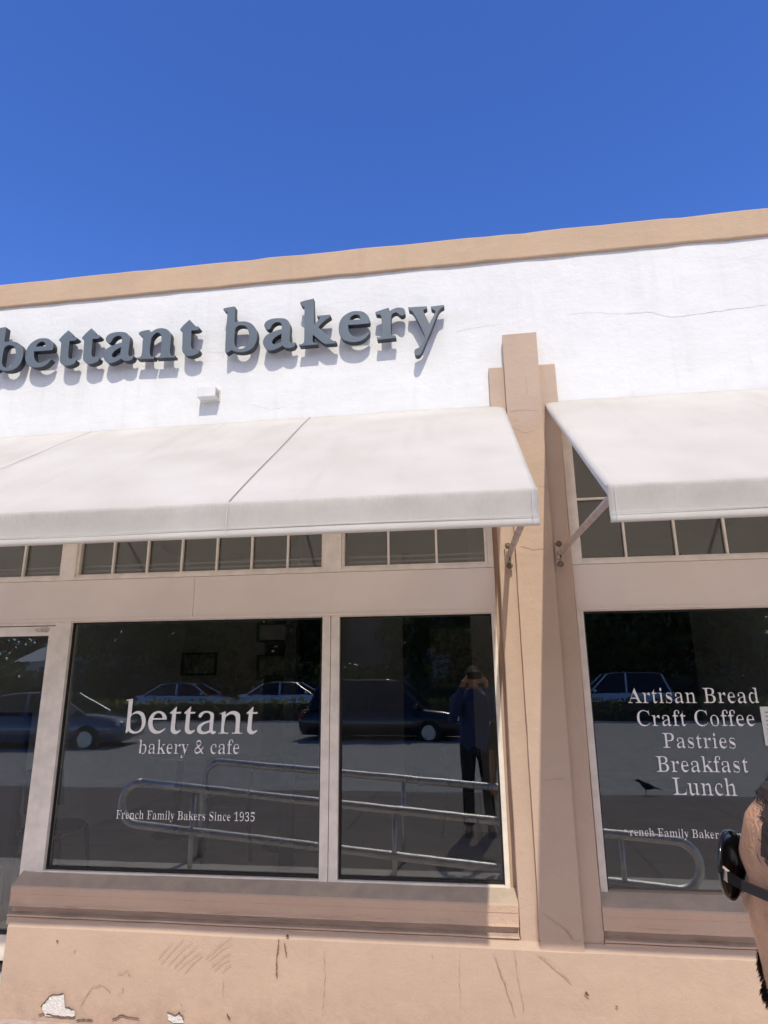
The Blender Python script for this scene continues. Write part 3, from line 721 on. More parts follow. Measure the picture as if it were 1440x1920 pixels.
WG = {
 'b': ['85,116c 148,103c 152,110c 136,256c 170,230 208,222 250,240 272,290 270,350 245,400 205,430 160,440 125,430 110,414c 86,436c 80,430c 95,300 110,130 100,124', '132,275 160,250 195,247 226,270 238,320 232,370 210,408 178,421 148,411 129,390 125,340'],
 'e': ['476,304c 470,265 440,232 395,222 345,240 310,285 298,340 310,400 345,435 390,440 430,425 466,394c 458,388c 425,408 390,414 357,395 341,350 342,306c', '347,291c 365,257 395,241 428,256 437,290c'],
 't': ['508,240c 535,215 572,178c 576,180c 569,230c 616,230c 613,246c 567,247c 556,380 562,406 580,413 606,402c 613,410c 590,432 560,445 530,435 514,405 520,340 530,247c 510,247c'],
 'a': ['784,272 797,246 830,226 870,222 915,235 931,265 922,390 930,414 952,418c 945,434 920,445 893,428c 860,440 815,445 780,430 768,400 780,365 820,335 894,310c 897,265 880,242 850,240 828,252 812,278 795,286', '891,328c 845,345 816,370 808,398 825,419 855,420 887,407c'],
 'n': ['988,246c 1043,225c 1048,228c 1044,258c 1085,230 1130,222 1170,240 1185,280 1178,420 1206,430c 1204,440c 1104,440c 1107,429c 1135,420 1143,300 1130,264 1100,252 1065,266 1042,295 1030,417 1070,430c 1068,440c 974,440c 978,430c 998,420 1008,258 988,254c'],
}
def wl(ch, dx=0, dy=0):
    return [[(lambda p: (p.x, p.z))(at(x+dx/5.1429, y+dy/5.1429, YG)) for x, y in smooth_poly(s, *C5)] for s in WG[ch]]
big = [wl('b'), wl('e'), wl('t'), wl('t', 137, 0), wl('a'), wl('n'), wl('t', 738, 2)]
WT = empty('window_lettering', at(360, 1380, YG), 'white vinyl shop name with a smaller bakery and cafe line on the wide pane', 'lettering', world=True)
decal('text_line', big, None, None, WT)
decal('text_line', fit(text_loops('bakery & cafe'), at(259, 1413, YG), at(449, 1413.5, YG), 1.05), None, None, WT)
decal('window_lettering', fit(text_loops('French Family Bakers Since 1935'), at(217, 1534.5, YG), at(477, 1540, YG), 1.15), 'small white slogan ending with the year 1935, low on the shop-name window', 'lettering')
WM = empty('window_lettering', at(1300, 1400, YG), 'five white lines listing bread, coffee, pastries, breakfast and lunch on the menu window', 'lettering', world=True)
for s, a, b, k in (('Artisan Bread', (1178, 1318), (1424, 1318), 1.04), ('Craft Coffee', (1196, 1361), (1417, 1361), 1.02), ('Pastries', (1244, 1402), (1380, 1403), 1.03), ('Breakfast', (1232, 1447), (1405, 1448), 1.03), ('Lunch', (1263, 1490), (1383, 1492), 1.06)):
    decal('text_line', fit(text_loops(s), at(*a, YG), at(*b, YG), k), None, None, WM)
fq = [(q.x, q.z) for q in (at(1169, 1557, YG), at(1172, 1560, YG), at(1177, 1559, YG), at(1173, 1555, YG))]
decal('window_lettering', [[fq[::-1]]]+fit(text_loops('rench Family Bakers Since 1935'), at(1181, 1566.5, YG), at(1460, 1576, YG), 1.1), 'small white slogan low on the menu window, partly hidden by the man in sunglasses', 'lettering')
# paper notice on the right pane
pa, pb = at(1424, 1325, YG), at(1440, 1398, YG)
mb = MB().box(pa.x, pa.x+.21, YG-.002, YG-.0008, pb.z, pa.z, 'paper')
for i in range(7): mb.box(pa.x+.02, pa.x+.19-.05*(i % 3 == 2), YG-.0026, YG-.0021, pa.z-.03-i*.02, pa.z-.024-i*.02, 'paper_ink')
o = mb.build('paper_notice', origin=Vector((pa.x+.1, YG, pb.z))); tag(o, 'white printed paper notice taped to the glass beside the menu lines', 'notice')
# small white box on the wall under the sign
q0, q1 = at(370, 726, -.075), at(403, 742, -.075)
mb = MB().box(q0.x, q1.x, -.075, -.004, q1.z, q0.z, 'white_metal').box(q0.x-.004, q1.x+.004, -.02, -.0005, q1.z-.004, q0.z+.006, 'white_metal')
for i in range(4): mb.box(q1.x, q1.x+.005, -.068+i*.014, -.062+i*.014, q1.z+.008, q0.z-.008, 'bracket_paint')
o = mb.build('junction_box', origin=Vector(((q0.x+q1.x)/2, 0, q1.z)), bevel=.004); tag(o, 'small white metal box fixed to the white wall between sign and awning', 'box')

# ---------------------------------------------------------------- furniture inside
def chair(loc, rz, label):
    r = empty('chair', loc, label, 'chair', 'dark chairs inside the shop', rz)
    mb = MB(); seat = [(.22*math.cos(a)*(1.0), .21*math.sin(a)) for a in [i*math.pi/10 for i in range(20)]]
    mb.prism(seat, .43, .465, 'chair_black', 'z').build('seat', r, bevel=.01)
    rings = []
    for i in range(13):
        a = math.pi*(.12+.76*i/12); x, y = .225*math.cos(a), .205*math.sin(a)
        rings.append([(x*s, y*s+t, z) for s, t, z in ((1, 0, .56), (1, .035, .80+.05*math.sin(a)), (.94, .035, .80+.05*math.sin(a)), (.94, 0, .56))])
    MB().loft(rings, 'chair_black').build('backrest', r, smooth=False, bevel=.006)
    for sx in (-1, 1):
        MB().tube([(sx*.15, .17, .45), (sx*.19, .19, .7)], .011, 'chair_black').build('back_post', r)
        for sy in (-1, 1): MB().tube([(sx*.16, sy*.15, .44), (sx*.20, sy*.2, 0)], [.016, .012], 'chair_black').build('leg', r)
    return r
def table(loc, label, top, rr=.38):
    r = empty('cafe_table', loc, label, 'table', 'round tables inside the shop')
    MB().tube([(0, 0, .72), (0, 0, .75)], rr, top, 40).build('tabletop', r, bevel=.006)
    MB().tube([(0, 0, .03), (0, 0, .72)], .035, 'chair_black').build('pedestal', r, smooth=True)
    MB().tube([(0, 0, 0), (0, 0, .015), (0, 0, .04)], [.24, .23, .06], 'chair_black', 28).build('table_base', r)
p = at(432, 1460, 2.3); chair((p.x, 2.3, IF), rad(200), 'dark chair with a curved back seen through the lettered pane beside a dark column')
p = at(110, 1480, 1.2); chair((p.x, 1.2, IF), rad(90), 'dark round-backed chair just inside the glass next to the door')
p = at(880, 1480, 3.2); chair((p.x, 3.2, IF), rad(150), 'dark chair in the gloom behind the narrow pane beside the pilaster')
p = at(545, 1435, 2.7); table((p.x, 2.7, IF), 'dark round pedestal table inside behind the shop name lettering', 'chair_black')
p = at(336, 1457, 3.0); table((p.x, 3.0, IF), 'round table with a pale top inside behind the shop name lettering', 'table_pale', .3)
def picture(px0, py0, px1, py1, Y, label, inner, framem='chair_black'):
    a, b = at(px0, py0, Y), at(px1, py1, Y); r = empty('framed_picture', ((a.x+b.x)/2, Y, (a.z+b.z)/2), label, 'picture', 'framed pictures on the inner walls', world=True)
    MB().box(a.x, b.x, Y-.005, Y, b.z, a.z, inner).build('print', r)
    w = .03; MB().box(a.x-w, a.x, Y-.03, Y, b.z-w, a.z+w, framem).box(b.x, b.x+w, Y-.03, Y, b.z-w, a.z+w, framem).box(a.x, b.x, Y-.03, Y, a.z, a.z+w, framem).box(a.x, b.x, Y-.03, Y, b.z-w, b.z, framem).build('frame', r)
picture(345, 1228, 402, 1262, 5.195, 'dark-framed picture on the inner wall above the lettered shop name', 'print_board')
picture(487, 1172, 540, 1200, 5.195, 'upper of two framed pictures beside the dark column inside', 'table_pale')
picture(487, 1232, 540, 1266, 5.195, 'lower of two framed pictures beside the dark column inside', 'print_board')
picture(170, 1204, 185, 1250, 5.195, 'narrow upright picture high on the inner wall near the door', 'room_dark')
picture(806, 1180, 925, 1288, 5.99, 'large wood-framed pin board behind the narrow pane beside the pilaster', 'print_board', 'wood_dark')
p = at(22, 1400, .7)
r = empty('menu_board', (p.x-.2, .7, IF), 'dark framed easel board standing inside behind the door glass', 'board')
MB().box(-.28, .28, -.01, .01, .35, 1.25, 'room_dark').build('board', r); MB().box(-.31, -.28, -.02, .02, 0, 1.28, 'chair_black').box(.28, .31, -.02, .02, 0, 1.28, 'chair_black').box(-.28, .28, -.02, .02, 1.25, 1.28, 'chair_black').box(-.28, .28, -.02, .02, .32, .35, 'chair_black').build('frame', r)

# ---------------------------------------------------------------- handrails of the ramp (seen mirrored in the glass)
def rail(pts, posts, label, low=.34):
    r = empty('handrail', (pts[0][0], pts[0][1], GZ), label, 'handrail', 'galvanised handrails of the ramp', world=True)
    MB().tube(pts, .034, 'galv', 14).build('rail', r, smooth=True)
    for x, z in posts: MB().tube([(x, pts[0][1], GZ), (x, pts[0][1], z)], .021, 'galv', 12).build('post', r, smooth=True)
def zline(x, z0=.72, k=-.083): return z0+k*(x+3.0)
def loop_rail(y, x0, x1, z0, dz, k, closed=(True, True)):
    R = dz/2; pts = []
    top = lambda x: z0+k*(x-x0)
    xs = [x0+(x1-x0)*i/10 for i in range(11)]
    P = [Vector((x, y, top(x))) for x in xs]
    P += [Vector((x1+R*math.sin(a), y, top(x1)-R+R*math.cos(a))) for a in [math.pi*i/10 for i in range(1, 10)]]
    P += [Vector((x, y, top(x)-dz)) for x in xs[::-1]]
    P += [Vector((x0-R*math.sin(a), y, top(x0)-R-R*math.cos(a))) for a in [math.pi*i/10 for i in range(1, 10)]]
    P.append(P[0]); return P
rail(loop_rail(-2.05, -3.0, 1.5, .72, .35, -.083), [(-2.5, .68), (-.72, .53), (1.1, .38)], 'looped grey steel handrail sloping along the ramp nearest the shop window')
def hooped(y, x0, x1, z0, k, R_=.16):
    top = lambda x: z0+k*(x-x0)
    P = [Vector((x0-R_, y, GZ)), Vector((x0-R_, y, z0-R_-.2))]+[Vector((x0-R_*math.cos(a), y, z0-R_+R_*math.sin(a))) for a in [math.pi/2*i/8 for i in range(9)]]
    P += [Vector((x0+(x1-x0)*i/8, y, top(x0+(x1-x0)*i/8))) for i in range(1, 9)]
    return P+[Vector((x1+R_*math.sin(a), y, top(x1)-R_+R_*math.cos(a))) for a in [math.pi/2*i/8 for i in range(1, 9)]]+[Vector((x1+R_, y, GZ))]
rail(hooped(-2.75, -2.55, .35, .81, -.075), [(-.72, .67)], 'single grey steel handrail with bent-down ends on the street side of the ramp')

# ---------------------------------------------------------------- cars
def car(loc, rz, paint, label, kind='sedan'):
    r = empty('parked_car', loc, label, 'car', 'cars parked across the street', rz)
    L, Wd = 4.6, .9
    st = [-2.3, -2.22, -1.9, -1.5, -1.0, -.4, .3, .9, 1.4, 1.9, 2.15, 2.3]
    def topz(x):
        if x > .95: return .93-.17*((x-.95)/1.35)**2
        if x < -1.35: return .98-.06*((-1.35-x)/.95)
        return .95
    def hw(x): return Wd*(1-.16*abs(x/2.3)**5)
    rings = []
    for x in st:
        e = .0 if abs(x) < 2.25 else .12; w = hw(x); t = topz(x)-e; bz = .24+e*.6
        half = [(w*.82, bz), (w*.97, bz+.12), (w, .55), (w*.97, .72), (w*.90, t-.05), (w*.75, t)]
        rings.append([(x, yy, zz) for yy, zz in half]+[(x, -yy, zz) for yy, zz in half[::-1]])
    MB().loft(rings, paint).build('body', r, smooth=True, bevel=0)
    suv = kind == 'suv'; h = 1.72 if suv else 1.46
    gh = [(-2.0 if suv else -1.75, .95), (-1.75 if suv else -1.05, h-.06), (-1.3 if suv else -.6, h), (.1, h), (.45, h-.05), (1.25, .93)]
    rings = []
    for x, z in gh:
        w0 = .80; w1 = .80-.24*(z-.93)/(h-.93)
        rings.append([(x, w0, .90), (x, w1+.01, z-.03), (x, w1*.92, z), (x, -w1*.92, z), (x, -w1-.01, z-.03), (x, -w0, .90)])
    MB().loft(rings, 'dark_glass').build('window', r, smooth=False, bevel=.02)
    rr = []
    for x, z in gh[1:-1]:
        w1 = .80-.24*(z-.93)/(h-.93); rr.append([(x, w1+.015, z-.05), (x, w1*.9, z+.012), (x, -w1*.9, z+.012), (x, -w1-.015, z-.05)])
    MB().loft(rr, paint).build('roof', r, smooth=True)
    for sy in (-1, 1):
        for (xa, za), (xb, zb) in ((gh[0], gh[1]), (gh[-1], gh[-2])):
            MB().tube([(xa, sy*.79, za), (xb, sy*.60 if not suv else sy*.58, zb)], .035, paint, 8).build('pillar', r)
        MB().tube([(-.25, sy*.795, .92), (-.3, sy*.575, h-.02)], .04, paint, 8).build('pillar', r)
        MB().box(1.0, 1.12, sy*.86-.08+.08*sy, sy*.86+.08+.08*sy, .95, 1.08, paint).build('wing_mirror', r, bevel=.03)
        MB().box(2.05, 2.2, sy*.62-.17, sy*.62+.17, .62, .74, 'lamp_clear').build('headlight', r, bevel=.03)
        MB().box(-2.3, -2.1, sy*.64-.16, sy*.64+.16, .70, .84, 'lamp_red').build('tail_light', r, bevel=.03)
        for wx in (-1.38, 1.4):
            w = MB().tube([(wx, sy*.66, .33), (wx, sy*.70, .33), (wx, sy*.88, .33), (wx, sy*.915, .33)], [.30, .33, .33, .29], 'tyre', 28).build('wheel', r)
            k = MB().tube([(wx, sy*.90, .33), (wx, sy*.925, .33)], [.2, .19], 'rim', 20)
            k.build('rim', w)
    return r
GR = GZ-.13
car((-13.2, -25.2, GZ), rad(0), 'car_silver', 'silver saloon parked behind the hedge, mirrored above the shop name')
car((-8.6, -26.0, GZ), rad(0), 'car_silver', 'silver saloon behind the hedge, mirrored beside the window mullion')
car((-2.6, -15.0, GR), rad(4), 'car_black', 'black off-roader parked at the near kerb, mirrored in the narrow pane', 'suv')
car((-11.3, -12.6, GR), rad(-8), 'car_blue', 'blue-grey saloon in the road, mirrored beside the door frame')
car((6.0, -25.5, GZ), rad(180), 'car_silver', 'silver off-roader behind the hedge, mirrored in the menu window', 'suv')
car((-17.5, -13.5, GR), rad(-6), 'car_black', 'black saloon farthest along the road, mirrored in the door glass')

# ---------------------------------------------------------------- hedge, trees, houses across the road
def leaf_cloud(n, fn, size, mat):
    mb = MB(); vs = []; fs = []
    for i in range(n):
        p = fn(); d = Vector((random.gauss(0, 1), random.gauss(0, 1), random.gauss(.3, .8))).normalized(); a = d.orthogonal().normalized(); b = d.cross(a)
        ang = random.uniform(0, 6.28); a, b = a*math.cos(ang)+b*math.sin(ang), b*math.cos(ang)-a*math.sin(ang); s = size*random.uniform(.6, 1.4)
        k = len(vs); vs += [p-a*s, p+b*s*.45+d*s*.1, p+a*s, p-b*s*.45+d*s*.1]; fs.append((k, k+1, k+2, k+3))
    mb.raw(vs, fs, mat); return mb
def hedge_pt(): 
    x = random.uniform(-30, 30); return Vector((x, -22.0+random.uniform(-.45, .45), GZ+random.uniform(.05, .82+.12*noise.noise(Vector((x*1.2, 0, 0)))))) 
hr = empty('hedge', (0, -22, GZ), 'long low clipped green hedge between road and parked cars across the street', 'hedge', world=True)
leaf_cloud(9000, hedge_pt, .10, 'leaf_hedge').build('foliage', hr, normals=False)
MB().box(-30, 30, -22.25, -21.75, GZ, .6, 'bark').build('stem', hr)
def make_tree(loc, h, R, label, seed):
    random.seed(seed)
    r = empty('street_tree', loc, label, 'tree', 'trees across the street')
    t = MB().tube([(0, 0, -.2), (.05, .02, h*.2), (-.03, .05, h*.45), (.04, 0, h*.7)], [.24, .18, .14, .06], 'bark', 10)
    cl = []
    for i in range(11):
        a = random.uniform(0, 6.28); zz = random.uniform(.27, .95)*h; rr = R*(.35+.6*math.sin(math.pi*min(1, (zz/h-.25)/.75)))*random.uniform(.6, 1)
        c = Vector((rr*math.cos(a), rr*math.sin(a), zz)); cl.append((c, R*random.uniform(.32, .5)))
        t.tube([(0, 0, h*.3+zz*.15), c*.5+Vector((0, 0, h*.2)), c], [.08, .05, .02], 'bark', 6)
    t.build('trunk', r, smooth=True)
    def pt():
        c, q = random.choice(cl); v = Vector((random.gauss(0, 1), random.gauss(0, 1), random.gauss(0, .8))).normalized()*q*random.random()**.4; return c+v
    leaf_cloud(5200, pt, .26, 'leaf').build('crown', r, normals=False)
    return r
def tl_pt():
    x = random.uniform(-60, 55); return Vector((x, random.uniform(-46, -41), random.uniform(0, 11+3*noise.noise(Vector((x*.15, 0, 0))))))
tl = leaf_cloud(22000, tl_pt, .55, 'leaf').build('woods', normals=False); tag(tl, 'dense dark line of trees closing the view across the street', 'woods', kind='stuff')
def sh_pt():
    x = random.uniform(-40, 36); return Vector((x, -28.6+random.uniform(-.8, .8), GZ+random.uniform(.05, 2.3+.9*noise.noise(Vector((x*.5, 4, 0))))))
sh = empty('tall_hedge', (0, -28.6, GZ), 'tall shaggy dark hedge behind the parked cars across the street', 'hedge', world=True)
leaf_cloud(12000, sh_pt, .2, 'leaf').build('foliage', sh, normals=False)
MB().box(-40, 36, -28.8, -28.4, GZ, 1.5, 'bark').build('stem', sh)
t1 = make_tree((-12, -31, GZ), 8.5, 4.2, 'broad dark tree behind the silver car, mirrored above the shop name', 3)
t2 = make_tree((-.6, -32, GZ), 9.0, 4.6, 'tallest dark tree across the street, mirrored beside the photographer', 5)
for i, (x, y, sc, src, lab) in enumerate(((-20, -32, .95, t2, 'dark tree across the street mirrored in the door glass above a white roof'), (3.2, -30.5, 1.0, t1, 'dark tree with a bare trunk mirrored above the bread and coffee lines'), (10.5, -31, 1.05, t2, 'dark tree across the street, last in the mirrored front row'),
                                          (-15.5, -33, 1.1, t1, 'dark tree in the second row behind a white roofed house'), (-10.5, -33, .8, t1, 'dark tree in the second row before the pink building'), (6.8, -32, 1.0, t2, 'dark tree in the second row behind the silver off-roader'), (17, -35, 1.1, t1, 'dark tree across the street beyond the menu window'))):
    c = copy_tree(src); c.location = (x, y, GZ); c.scale = (sc,)*3; c.rotation_euler.z = i*1.3; c['label'] = lab
random.seed(21)
def house(loc, w, d, h, wall, roofm, label, flat=False):
    r = empty('house', loc, label, 'house', 'houses across the street')
    MB().box(-w/2, w/2, -d/2, d/2, 0, h, wall).build('wall', r)
    if flat: MB().box(-w/2-.2, w/2+.2, -d/2-.2, d/2+.2, h, h+.35, roofm).build('roof', r)
    else: MB().prism([(-d/2-.4, h), (0, h+1.5), (d/2+.4, h)], -w/2-.4, w/2+.4, roofm).build('roof', r)
    for i in range(int(w//3)):
        x = -w/2+1.5+i*3; f = MB().box(x-.6, x+.6, d/2, d/2+.06, 1.0, 2.2, 'white_metal').build('window', r); MB().box(x-.5, x+.5, d/2+.06, d/2+.075, 1.1, 2.1, 'dark_glass').build('pane', f)
house((-6.6, -38, GZ), 12, 6, 5.0, 'house_pink', 'house_pink', 'flat-roofed pink building rising behind the trees across the street', True)
house((-22.5, -35, GZ), 8, 7, 2.7, 'house_white', 'roof_white', 'small white house with a pale pitched roof, mirrored in the door')
house((.8, -35, GZ), 6, 7, 2.6, 'house_white', 'roof_white', 'small white house with a pale pitched roof, beside the pink building')
house((9, -36, GZ), 9, 7, 2.8, 'house_white', 'roof_white', 'wide white house with a pale pitched roof, mirrored above the menu lines')

# a small dark bird on the pavement edge
bp = Vector((2.35, -6.45, GZ))
r = empty('bird', bp, 'small dark bird standing on the kerb, mirrored beside the lunch line', 'bird', rz=rad(200))
MB().loft([[(x, y*w, .10+z*hh+dz) for y, z in [(math.cos(a), math.sin(a)) for a in [i*math.pi/5 for i in range(10)]]] for x, w, hh, dz in ((-.22, .004, .004, -.02), (-.12, .02, .012, 0), (-.06, .04, .04, .01), (0, .045, .05, .02), (.05, .03, .035, .05), (.07, .025, .026, .08), (.10, .018, .02, .085), (.115, .006, .008, .08), (.15, .001, .001, .075))], 'bird_dark').build('body', r, smooth=True)
for sy in (-1, 1): MB().tube([(0, sy*.015, .08), (.0, sy*.02, .0), (.03, sy*.02, .003)], .004, 'bird_dark', 6).build('leg', r)

# ---------------------------------------------------------------- people
def ellip_rings(c, spec, n=20, fwdv=Vector((0, 1, 0)), right=Vector((1, 0, 0))):
    return [[c + right*(w*math.cos(2*math.pi*k/n)) + fwdv*(dd*math.sin(2*math.pi*k/n)+off) + Vector((0, 0, z)) for k in range(n)] for z, w, dd, off in spec]
def head_mesh():                                        # local: y forward, z up, origin at eye level between the ears
    nz, na = 58, 72; rings = []
    W_ = [(-.125, .018), (-.12, .030), (-.105, .044), (-.08, .056), (-.05, .064), (-.02, .069), (.0, .071), (.03, .075), (.06, .074), (.09, .062), (.108, .042), (.118, .020), (.1205, .004)]
    Fr = [(-.125, .070), (-.12, .080), (-.105, .088), (-.08, .084), (-.05, .086), (-.02, .088), (.0, .088), (.03, .093), (.06, .085), (.09, .062), (.108, .036), (.118, .016), (.1205, .004)]
    Bk = [(-.125, -.035), (-.12, -.03), (-.105, -.02), (-.08, .02), (-.05, .062), (-.02, .082), (.0, .090), (.03, .096), (.06, .090), (.09, .068), (.108, .042), (.118, .018), (.1205, .004)]
    def ip(T, z):
        for (a, va), (b, vb) in zip(T, T[1:]):
            if a <= z <= b:
                t = (z-a)/(b-a); t = t*t*(3-2*t)*.4+t*.6; return va+(vb-va)*t
        return T[-1][1]
    gs = lambda v, s: math.exp(-(v/s)**2)
    for i in range(nz+1):
        z = -.125+.2455*i/nz; w, f, b = ip(W_, z), ip(Fr, z), ip(Bk, z); ring = []
        for k in range(na):
            a = 2*math.pi*k/na; s, c = math.sin(a), math.cos(a); x = w*math.copysign(abs(c)**.9, c); y = (f if s > 0 else b)*math.copysign(abs(s)**.9, s)
            if s > 0:
                y += .030*gs(x, .012)*gs(z+.040, .013) + .022*gs(x, .009)*gs(z+.018, .020) + .008*gs(abs(x)-.012, .007)*gs(z+.045, .008)   # nose
                y -= .013*gs(abs(x)-.032, .014)*gs(z+.002, .011)                                                                    # sockets
                y += .006*gs(abs(x)-.030, .02)*gs(z-.020, .008)                                                                       # brow
                y += .007*gs(x, .022)*gs(z+.071, .006) + .007*gs(x, .020)*gs(z+.084, .006) - .005*gs(x, .024)*gs(z+.0775, .0025)        # lips
                y += .010*gs(x, .02)*gs(z+.112, .012) - .004*gs(x, .03)*gs(z+.097, .006)
                y += .004*gs(abs(x)-.045, .016)*gs(z+.035, .02)                                                                        # cheekbones
                y += .004*gs(abs(x)-.032, .010)*gs(z+.002, .008)                                                                       # eyelids
            ring.append(Vector((x, y, z)))
        rings.append(ring)
    return rings
def ear_rings(sx):
    out = []
    for i in range(9):
        t = i/8; rr = math.sin(math.pi*(.06+.88*t)); out.append([Vector((sx*(.066+.012*rr+.008*math.cos(a)*rr), -.008-.004*t+.019*rr*math.cos(a)-.006, -.032+.062*t+.0*math.sin(a))) + Vector((sx*.009*math.sin(a), 0, 0)) for a in [k*math.pi/6 for k in range(12)]])
    return out
def person(label, base, facing, J, head_c, head_rot, mats, arm_cloth, hair, group=None):
    """J: joints in world space; every limb is a tapered tube, fused with trunk and head into one surface"""
    r = empty('person', base, label, 'person', group, world=True)
    fd = Vector((math.cos(facing), math.sin(facing), 0)); rg = fd.cross(Vector((0, 0, 1)))
    HM = Matrix.Translation(head_c) @ head_rot.to_4x4()
    b = MB()
    pel = J['pelvis']; ch = J['chest']
    spec = [(-.10, .13, .09, 0), (-.02, .165, .115, 0), (.08, .150, .105, 0), (.18, .140, .095, 0), (.30, .160, .105, 0), (.40, .175, .110, 0), (.47, .160, .095, -.01), (.52, .10, .075, -.02), (.55, .062, .06, -.02)]
    b.loft(ellip_rings(pel, spec, 24, fd, rg), 'skin')
    nb = pel+Vector((0, 0, .50))-fd*.015
    b.tube([nb, nb.lerp(HM @ Vector((0, -.015, -.06)), .5), HM @ Vector((0, -.012, -.055))], [.062, .055, .058], 'skin', 16)
    b.loft([[HM @ v for v in q] for q in head_mesh()], 'skin')
    for sx in (-1, 1): b.loft([[HM @ v for v in q] for q in ear_rings(sx)], 'skin')
    for s in 'LR':
        sh, el, wr = J['sh'+s], J['el'+s], J['wr'+s]; hp, kn, an = J['hip'+s], J['kn'+s], J['an'+s]
        b.tube([sh+(el-sh)*-.08, sh, sh.lerp(el, .5), el, el.lerp(wr, .35), wr], [.045, .054, .046, .038, .038, .027], 'skin', 14)
        b.tube([hp, hp.lerp(kn, .45), kn, kn.lerp(an, .35), an], [.085, .072, .052, .052, .036], 'skin', 14)
        b.tube([an+Vector((0, 0, .02)), an+fd*.06+Vector((0, 0, -.03)), an+fd*.16+Vector((0, 0, -.055))], [.036, .036, .022], 'skin', 10)
        # hand: palm and five bent fingers
        hd = J['hd'+s].normalized(); pn = J['pn'+s].normalized(); sd = hd.cross(pn).normalized()*(1 if s == 'L' else -1); bend = J.get('bend'+s, .35)
        b.tube([wr, wr+hd*.03, wr+hd*.06, wr+hd*.085], [.026, .031, .034, .028], 'skin', 12)
        for i, (off, ln) in enumerate(((.027, .068), (.010, .078), (-.009, .072), (-.026, .056))):
            p0 = wr+hd*.075+sd*off; p1 = p0+(hd*.92+pn*bend*.4).normalized()*ln*.45; p2 = p1+(hd*.8+pn*bend*1.2).normalized()*ln*.33; p3 = p2+(hd*.5+pn*bend*2).normalized()*ln*.25
            b.tube([p0, p1, p2, p3], [.0098, .0092, .0085, .0068], 'skin', 8)
        t0 = wr+hd*.03+sd*.024; b.tube([t0, t0+(hd*.6+sd*.7+pn*.25).normalized()*.035, t0+(hd*.9+sd*.6+pn*.6).normalized()*.062], [.013, .0115, .008], 'skin', 8)
    body = b.build('body', r, smooth=True)
    rm = body.modifiers.new('fuse', 'REMESH'); rm.mode = 'VOXEL'; rm.voxel_size = .0042; rm.use_smooth_shade = True
    s_ = body.modifiers.new('soft', 'SMOOTH'); s_.factor = .5; s_.iterations = 3
    bake(body); body.data.polygons.foreach_set('use_smooth', [True]*len(body.data.polygons)); body.data.materials.clear(); body.data.materials.append(MATS['skin'])
    # shirt
    c = MB()
    c.loft(ellip_rings(pel, [(-.12, .165, .125, 0), (-.02, .182, .13, 0), (.08, .172, .122, 0), (.18, .162, .112, 0), (.30, .178, .122, 0), (.40, .192, .125, 0), (.47, .172, .108, -.01), (.515, .105, .085, -.02), (.54, .075, .073, -.02)], 28, fd, rg), mats[0])
    for s in 'LR':
        sh, el, wr = J['sh'+s], J['el'+s], J['wr'+s]; end = el.lerp(wr, .86 if arm_cloth == 'long' else -.15)
        if arm_cloth == 'long': c.tube([sh+(el-sh)*-.12, sh, sh.lerp(el, .5), el, el.lerp(wr, .4), end], [.05, .068, .060, .052, .048, .038], mats[0], 16)
        else: c.tube([sh+(el-sh)*-.12, sh, sh.lerp(el, .5), sh.lerp(el, .78)], [.05, .068, .064, .062], mats[0], 16)
    shirt = c.build('shirt', r, smooth=True)
    rm = shirt.modifiers.new('fuse', 'REMESH'); rm.mode = 'VOXEL'; rm.voxel_size = .007; rm.use_smooth_shade = True
    s_ = shirt.modifiers.new('soft', 'SMOOTH'); s_.factor = .5; s_.iterations = 4
    bake(shirt)
    bm = bmesh.new(); bm.from_mesh(shirt.data)
    for v in bm.verts: v.co += v.normal*(.006*noise.noise(v.co*14)+.004*noise.noise(v.co*33))
    bm.to_mesh(shirt.data); bm.free(); shirt.data.materials.clear(); shirt.data.materials.append(MATS[mats[0]]); shirt.data.polygons.foreach_set('use_smooth', [True]*len(shirt.data.polygons))
    col = MB(); n = 20
    def ring(z, w, d, off): return [pel+rg*(w*math.cos(2*math.pi*k/n))+fd*(d*math.sin(2*math.pi*k/n)+off)+Vector((0, 0, z-.03*max(0, math.sin(2*math.pi*k/n)))) for k in range(n)]
    col.loft([ring(.515, .088, .082, -.015), ring(.56, .072, .07, -.012), ring(.555, .085, .083, -.012), ring(.525, .10, .095, -.012)], mats[0], cap=False).build('collar', r, smooth=True)
    # trousers and shoes
    t = MB(); t.loft(ellip_rings(pel, [(-.16, .15, .115, 0), (-.10, .165, .125, 0), (-.02, .175, .125, 0), (.03, .168, .12, 0)], 24, fd, rg), mats[1])
    for s in 'LR':
        hp, kn, an = J['hip'+s], J['kn'+s], J['an'+s]
        t.tube([hp, hp.lerp(kn, .45), kn, kn.lerp(an, .4), an+Vector((0, 0, .01))], [.098, .086, .066, .064, .058], mats[1], 16)
        f = MB(); q = an+Vector((0, 0, GZ-an.z))
        def sole(x, w, h): return [q+fd*x+rg*(w*math.cos(a))+Vector((0, 0, max(0, h*math.sin(a))+.001)) for a in [i*math.pi/8 for i in range(16)]]
        f.loft([sole(-.085, .015, .03), sole(-.07, .034, .085), sole(-.02, .042, .10), sole(.05, .044, .085), (sole(.11, .048, .06)), sole(.16, .045, .045), sole(.19, .03, .03), sole(.2, .008, .012)], 'shoe')
        f.build('shoe', r, smooth=True)
    tr = t.build('trousers', r, smooth=True)
    rm = tr.modifiers.new('fuse', 'REMESH'); rm.mode = 'VOXEL'; rm.voxel_size = .008; rm.use_smooth_shade = True
    bake(tr); tr.data.materials.clear(); tr.data.materials.append(MATS[mats[1]])
    # hair: a cap of many short strands
    hm = MB(); rings = head_mesh(); pts = []
    for i, q in enumerate(rings):
        for k, v in enumerate(q):
            ang = math.degrees(math.atan2(v.y, abs(v.x)))
            if hair(v): pts.append(v)
